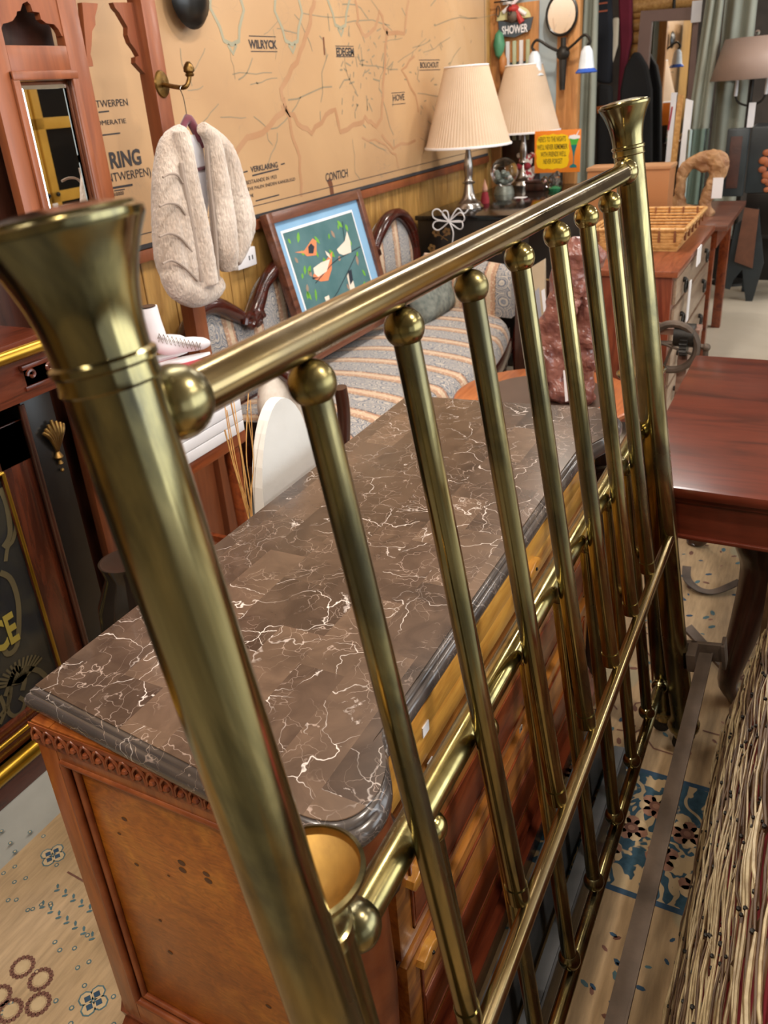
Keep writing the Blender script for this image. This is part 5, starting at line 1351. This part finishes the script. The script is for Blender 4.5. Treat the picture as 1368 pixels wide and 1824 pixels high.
# ------------------------------------------------------------------ oval table with root sculpture
ov = thing('round_table', 'round tan pedestal table with a dark inlaid oval behind the dresser', 'table', (2.90, .86, 0))
oc = (2.90, .86)
obj('tabletop', lathe(bm_new(), [(0, .595), (.33, .595), (.345, .602), (.345, .614), (.335, .62), (0, .62)], 56, c=(oc[0], oc[1], 0)), M['orangewood'], ov)
obj('dark_inlay', lathe(bm_new(), [(0, .6202), (.24, .6202), (.24, .6208), (0, .6208)], 48, c=(oc[0], oc[1], 0)), plain('dark brown inlay', '4A3830', '56443A', .3), ov, False)
obj('pedestal', lathe(bm_new(), [(0, .0105), (.16, .0105), (.15, .04), (.05, .07), (.035, .2), (.05, .35), (.03, .5), (.06, .595), (0, .595)], 24, c=(oc[0], oc[1], 0)), M['redbrown'], ov)
rs_ = thing('root_sculpture', 'reddish gnarled root wood sculpture on the round table', 'sculpture', (2.88, .80, .621))
bm = bm_new(); XS = 2.88
def s3(px, r, dx=0.): tube(bm, smoothpts([HX(u, v, XS + dx) for u, v in px], 3), rr_(r, (len(px) - 1) * 3 + 1), 10)
def rr_(a, n):
    o = []
    for i in range(n):
        t = i / max(1, n - 1) * (len(a) - 1); k = min(int(t), len(a) - 2); o.append(a[k] + (a[k + 1] - a[k]) * (t - k))
    return o
s3([(1000, 712), (985, 670), (978, 640), (990, 590), (1000, 540), (1010, 490), (1030, 450), (1060, 460), (1072, 470)], [.05, .065, .07, .05, .05, .055, .06, .04, .03])
s3([(1030, 712), (1040, 680), (1035, 620), (1045, 560), (1040, 500), (1045, 450)], [.04, .035, .05, .045, .05, .04], .03)
s3([(975, 640), (968, 600), (985, 555), (1000, 500)], [.04, .03, .035, .03], -.02)
s3([(1000, 640), (1030, 600), (1050, 570), (1060, 520), (1070, 505)], [.04, .035, .03, .03, .02])
s3([(985, 690), (1010, 705), (1040, 700), (1052, 715)], [.05, .05, .035, .025], -.03)
s3([(1010, 480), (1020, 470), (1035, 440), (1030, 430)], [.04, .035, .03, .02])
for k in range(14):
    p = HX(random.uniform(985, 1055), random.uniform(460, 690), XS + random.gauss(0, .03)); ball(bm, p, random.uniform(.018, .034), 8)
ro = obj('root_wood', bm, M['drift'], rs_)
for v in ro.data.vertices: v.co.z = max(v.co.z, .0005)
r_ = ro.modifiers.new('Remesh', 'REMESH'); r_.voxel_size = .008
d_ = ro.modifiers.new('Displace', 'DISPLACE'); tx_ = bpy.data.textures.new('rootnoise', 'CLOUDS'); tx_.noise_scale = .05; d_.texture = tx_; d_.strength = .03
a = HX(1004, 665, XS - .11); b_ = slab([HX(1003, 660, XS - .11), HX(1006, 660, XS - .11), HX(1012, 714, XS - .11), HX(1007, 716, XS - .11)], (.002, 0, 0))
tag(obj('price_tag', b_, M['paper'], None, False), 'narrow white price tag hanging on the root wood sculpture', 'tag')
# frames leaning behind the round table
XF = 4.0
fl = thing('framed_print', 'cream framed print leaning upright between the brass rods behind the round table', 'picture', HX(960, 640, XF))
P = [HX(u, v, XF) for u, v in ((940, 480), (969, 462), (976, 640), (950, 660))]; P[2].z = P[3].z = .02
obj('board', slab(P, (.03, 0, 0)), plain('cream frame', 'B8A488', 'C8B498', .6), fl, False)
obj('print', slab([HX(u, v, XF - .002) for u, v in ((952, 520), (960, 512), (970, 630), (960, 640))], (.002, 0, 0)), plain('grey print', '9C9CA4', 'ACACB4', .6), fl, False)
obj('label_card', slab([HX(u, v, XF - .004) for u, v in ((964, 518), (970, 514), (974, 552), (968, 556))], (.002, 0, 0)), M['paper'], fl, False)
bm = box(XF + .05, XF + .09, HX(905, 520, XF).y * 1.0 - .20, HX(905, 520, XF).y - .02, .0, .80)
tag(obj('wooden_board', bm, M['dark_wood'], None, False), 'dark wooden panel leaning beside the right arm of the settee', 'panel')

# ------------------------------------------------------------------ chest of drawers with tray, carton, driftwood
ZK = .87
k0 = HZ(1208, 484, ZK); kx1 = 5.30; ky1 = 1.12
kd = thing('chest_of_drawers', 'reddish brown chest of drawers with dark ring pulls holding the rattan tray', 'chest of drawers', (4.65, .85, 0))
obj('top', box(k0.x, kx1, k0.y, ky1, ZK - .03, ZK, .006), wood('chest top wood', '6A3420', '8C4C30', 'X', .3), kd)
obj('carcase', box(k0.x + .02, kx1 - .02, k0.y + .025, ky1 - .01, .10, ZK - .03, .003), wood('chest wood', '5A2418', '7C3C26', 'Z', .3), kd)
for x in (k0.x + .05, kx1 - .08):
    for y in (k0.y + .05, ky1 - .06): obj('foot', box(x - .03, x + .03, y - .03, y + .03, 0, .10, .004), M['redbrown'], kd)
for i, (z0, z1) in enumerate(((.70, .82), (.50, .68), (.30, .48), (.12, .28))):
    d_ = obj('drawer', box(k0.x + .06, kx1 - .06, k0.y + .01, k0.y + .03, z0, z1, .003), wood('taupe drawer wood%d' % i, '7C6250', '98806A', 'X', .35), kd)
    for x in (k0.x + .26, kx1 - .3):
        zc = (z0 + z1) / 2; bm = tube(bm_new(), [(x + .035 * cos(t * pi / 8), k0.y - .006, zc - .01 + .03 * sin(t * pi / 8)) for t in range(16)], .006, 6, closed=True); ball(bm, (x, k0.y + .004, zc + .02), .014, 8)
        obj('ring_pull', bm, M['dark_iron'], d_)
c = HY(1246, 455, k0.y - .02); tag(obj('price_tag', box(c.x - .06, c.x + .06, k0.y - .02, k0.y - .015, c.z - .045, c.z + .045), M['paper'], None, False), 'white price tag hanging at the top drawer of the reddish chest', 'tag')
c = HY(1231, 540, k0.y - .03); tag(obj('price_tag', box(c.x - .03, c.x + .03, k0.y - .02, k0.y - .015, c.z - .09, c.z + .11), M['paper'], None, False), 'narrow white tag hanging down the lower drawers of the reddish chest', 'tag')
# rattan tray
tr = thing('rattan_tray', 'woven rattan tray basket on top of the reddish chest', 'tray', (4.85, .85, ZK))
t0, t1_, u0_, u1_ = 4.45, 5.20, .62, 1.08
bm = bm_new(); bx(bm, t0 + .03, t1_ - .03, u0_ + .03, u1_ - .03, ZK, ZK + .012); obj('tray_base', bm, M['rattan'], tr)
bm = bm_new(); post = bm_new()
for k in range(7):
    o_ = .03 - k * .006; z = ZK + .016 + k * .016; c4 = [(t0 + o_, u0_ + o_, z), (t1_ - o_, u0_ + o_, z), (t1_ - o_, u1_ - o_, z), (t0 + o_, u1_ - o_, z)]
    for a, c_ in zip(c4, c4[1:] + c4[:1]): tube(bm, [a, c_], .0068 if k < 6 else .010, 6)
obj('woven_rods', bm, M['rattan'], tr)
for a in range(6):
    f = (a + .5) / 6
    for (x, y) in ((t0 + (t1_ - t0) * f, u0_ - .002), (t0 + (t1_ - t0) * f, u1_ + .002), (t0 - .002, u0_ + (u1_ - u0_) * f), (t1_ + .002, u0_ + (u1_ - u0_) * f)): bx(post, x - .012, x + .012, y - .004, y + .006, ZK + .05, ZK + .12, .002)
obj('cane_wraps', post, plain('brown cane wrap', '6C3C20', '8A5430', .5), tr)
# second table behind it
s2t = thing('side_table', 'dark brown side table standing beyond the reddish chest', 'table', (5.85, .85, 0))
obj('tabletop', box(5.34, 6.4, .50, 1.35, .83, .862, .006), wood('side table wood', '4C2A20', '6E4434', 'Y', .3), s2t)
obj('apron', box(5.40, 6.34, .56, 1.29, .72, .83), M['redbrown'], s2t, False)
for (x, y) in ((5.44, .6), (6.3, .6), (5.44, 1.25), (6.3, 1.25)): obj('leg', box(x - .03, x + .03, y - .03, y + .03, 0, .72, .004), M['redbrown'], s2t)
cb = thing('wooden_carton', 'plain orange brown lidded wooden carton behind the rattan tray', 'box', (5.7, 1.1, .862))
q_ = HZ(1185, 405, .862)
obj('carton_body', box(q_.x, q_.x + .2, q_.y, 1.32, .862, 1.19, .003), plain('tan board', 'A0683C', 'AC7648', .6, 0, 2), cb); obj('lid', box(q_.x - .008, q_.x + .208, q_.y - .008, 1.325, 1.19, 1.21, .003), plain('tan lid', 'A87850', 'B48860', .6), cb)
dv = thing('driftwood_vase', 'driftwood loop holder with a blue green glass vase on the side table', 'vase', (5.75, .70, .862))
bm = bm_new(); XD = 5.72
def d3(px, r): tube(bm, smoothpts([HX(u, v, XD) for u, v in px], 3), rr_(r, (len(px) - 1) * 3 + 1), 10)
d3([(1206, 382), (1210, 350), (1214, 320), (1222, 296), (1245, 284), (1268, 280), (1282, 290), (1276, 318), (1264, 340), (1256, 368), (1262, 386)], [.05, .034, .032, .038, .038, .045, .058, .045, .038, .042, .05])
d3([(1200, 384), (1225, 376), (1250, 384), (1268, 388)], [.04, .04, .045, .04]); d3([(1240, 290), (1250, 300), (1258, 296)], [.02, .025, .03])
dw = obj('driftwood_loop', bm, plain('pale driftwood', '7C4E30', 'BC9468', .6, 0, 9, .4, 24), dv); r_ = dw.modifiers.new('Remesh', 'REMESH'); r_.voxel_size = .012
d_ = dw.modifiers.new('Displace', 'DISPLACE'); d_.texture = tx_; d_.strength = .03
gl = NT('blue green glass').done('E0EEEE', .03, Transmission_Weight=1., IOR=1.12)
c = HX(1232, 372, XD + .06); obj('glass_vase', lathe(bm_new(), [(0, 0), (.058, 0), (.064, .02), (.064, .47), (.061, .47), (.061, .02), (0, .012)], 28, c=c), gl, dv)
c = HX(1278, 335, XD - .06); tag(obj('price_tag', box(c.x, c.x + .003, c.y - .03, c.y + .03, c.z - .06, c.z + .06), M['paper'], None, False), 'white price tag hanging on the driftwood vase holder', 'tag')

# ------------------------------------------------------------------ hand crank tool
hc = thing('hand_crank_mangle', 'antique wood and iron hand crank machine in front of the reddish chest', 'machine', (3.62, .5, 0))
XK = 3.62
a, c2 = HX(1170, 582, XK), HX(1250, 576, XK)
wd_ = wood('weathered tan wood', '6C4A3C', '8A6858', 'Y', .5)
obj('top_board', box(XK - .05, XK + .05, c2.y, a.y + .12, a.z - .02, a.z + .008, .004), wd_, hc)
for y in (c2.y + .06, a.y + .05): obj('post', box(XK - .03, XK + .03, y - .02, y + .02, .0, a.z - .02, .003), wd_, hc)
c = HX(1198, 606, XK - .07); bm = tube(bm_new(), [c + Vector((0, .10 * cos(t * pi / 12), .10 * sin(t * pi / 12) - .03)) for t in range(24)], .016, 8, closed=True)
for t in range(4): tube(bm, [c + Vector((0, 0, -.03)), c + Vector((0, .1 * cos(t * pi / 2 + .3), .1 * sin(t * pi / 2 + .3) - .03))], .006, 6)
obj('flywheel', bm, M['iron'], hc)
c3 = HX(1226, 612, XK - .06); bm = tube(bm_new(), [c3 + Vector((0, .22, -.01)), c3, HX(1258, 619, XK - .06)], .011, 8); e_ = HX(1258, 619, XK - .06); tube(bm, [e_, e_ + Vector((-.0, 0, -.09))], .011, 8); ball(bm, e_, .018, 10)
obj('crank_shaft', bm, M['iron'], hc)
gr = bm_new(); n = 20
pts = []
for k in range(n * 2):
    r = .055 if k % 2 else .045; pts.append((r * cos(k * pi / n), r * sin(k * pi / n)))
prism(gr, pts, .03, Matrix.Translation(c3 + Vector((0, .03, 0))) @ Matrix.Rotation(radians(90), 4, 'X')); obj('gear', gr, M['dark_iron'], hc, False)
ball_ = bm_new(); tube(ball_, [c3 + Vector((.02, .06, .03)), c3 + Vector((.02, -.02, .03))], .05, 16); obj('drum', ball_, M['dark_iron'], hc)

# ------------------------------------------------------------------ black painted cabinet on legs and floor lamp
bc = thing('painted_cabinet', 'black painted cabinet on curved legs with carved orange flowers', 'cabinet', (7.3, .2, 0))
ybl, ybr = HX(1330, 300, 7.1).y, -.35
zt_, zm = HX(1330, 226, 7.1).z, HX(1330, 345, 7.1).z
blp = plain('black green paint', '20262A', '30383C', .35, 0, 5)
obj('cabinet_body', box(7.1, 7.5, ybr, ybl, zm, zt_, .02), blp, bc)
yw = HX(1289, 300, 7.1).y
obj('side_leaf', box(7.08, 7.12, ybl + .005, yw, HX(1300, 350, 7.1).z, zt_ - .005, .015), blp, bc)
obj('tooled_panel', box(7.075, 7.082, ybl + .05, yw - .03, HX(1300, 335, 7.1).z, zt_ - .06, .003), plain('tooled brown leather', '4C2E26', '3A2420', .5, 0, 14, .4), bc)
obj('under_frame', box(7.12, 7.5, ybr, ybl - .02, HX(1330, 420, 7.1).z, zm, .01), M['black'], bc)
obj('brown_leg_panel', slab([HX(u, v, 7.09) for u, v in ((1326, 370), (1352, 374), (1340, 478), (1308, 466))], (.02, 0, 0)), plain('worn brown leather', '5A3828', '6C4430', .6, 0, 14, .3), bc, False)
bm = slab([HX(u, v, 7.11) for u, v in ((1310, 400), (1352, 370), (1360, 470), (1340, 537), (1328, 537), (1322, 480), (1306, 500), (1300, 516), (1291, 514), (1294, 480), (1300, 450))], (.03, 0, 0))
obj('curved_leg', bm, blp, bc, False)
obj('curved_leg', box(7.1, 7.16, ybr, ybr + .08, 0, HX(1330, 420, 7.1).z, .01), blp, bc); obj('curved_leg', box(7.42, 7.48, ybl - .1, ybl - .04, 0, HX(1330, 420, 7.1).z, .01), blp, bc); obj('curved_leg', box(7.42, 7.48, ybr, ybr + .06, 0, HX(1330, 420, 7.1).z, .01), blp, bc)
bm = bm_new()
for (u, v, r) in ((1366, 272, .03), (1360, 286, .035), (1368, 292, .03), (1358, 302, .03), (1366, 312, .035), (1370, 326, .03), (1362, 322, .025), (1366, 338, .025)): ball(bm, HX(u, v, 7.095), r, 12, .8)
fl_ = obj('carved_flowers', bm, plain('orange carved flower', 'A86038', '8C4C30', .6, 0, 20, .4, 40), bc)
for v in fl_.data.vertices: v.co.x = (v.co.x - (7.095 - 7.3)) * .3 + (7.095 - 7.3)
tag(obj('floor_box', box(7.9, 8.3, HX(1290, 470, 7.9).y - .4, HX(1270, 470, 7.9).y, 0, .35, .01), M['black']), 'black low box on the floor under the curtains at the back', 'box')
lf = HX(1322, 300, 7.75)
fl2 = thing('floor_lamp', 'tall floor lamp with taupe drum shade behind the painted cabinet', 'lamp', (7.75, lf.y, 0))
r0 = (HX(1264, 141, 7.75).y - lf.y); zb_, zt2_ = HX(1322, 141, 7.75).z, HX(1322, 68, 7.75).z
bm = lathe(bm_new(), [(r0, zb_), (r0 * .72, zt2_)], 48, c=(7.75, lf.y, 0)); o = obj('lamp_shade', bm, plain('taupe silk shade', '9C8478', 'AC9488', .5, 0, 2), fl2); o.modifiers.new('Solidify', 'SOLIDIFY').thickness = .004
obj('pole', tube(bm_new(), [(7.75, lf.y, .03), (7.75, lf.y, zt2_ - .05)], .016, 12), M['dark_iron'], fl2); obj('foot', lathe(bm_new(), [(0, 0), (.15, 0), (.14, .02), (.03, .05), (0, .05)], 24, c=(7.75, lf.y, 0)), M['dark_iron'], fl2)
for s in (-1, 1): obj('candle_sleeve', tube(bm_new(), [(7.75, lf.y + s * .11, zb_ - .12), (7.75, lf.y + s * .11, zb_ + .02)], .014, 10), M['paper'], fl2); obj('lamp_arm', join([tube(bm_new(), smoothpts([(7.75, lf.y, zb_ - .2), (7.75, lf.y + s * .08, zb_ - .17), (7.75, lf.y + s * .11, zb_ - .12)], 3), .008, 8)]), M['dark_iron'], fl2)
obj('finial', ball(bm_new(), (7.75, lf.y, zt2_ + .03), .02, 12), M['glass'], fl2)
c = HX(1337, 205, 7.68); tag(obj('price_tag', box(7.68, 7.683, c.y - .03, c.y + .02, c.z - .09, c.z + .09), M['paper'], None, False), 'white price tag hanging below the floor lamp shade', 'tag')
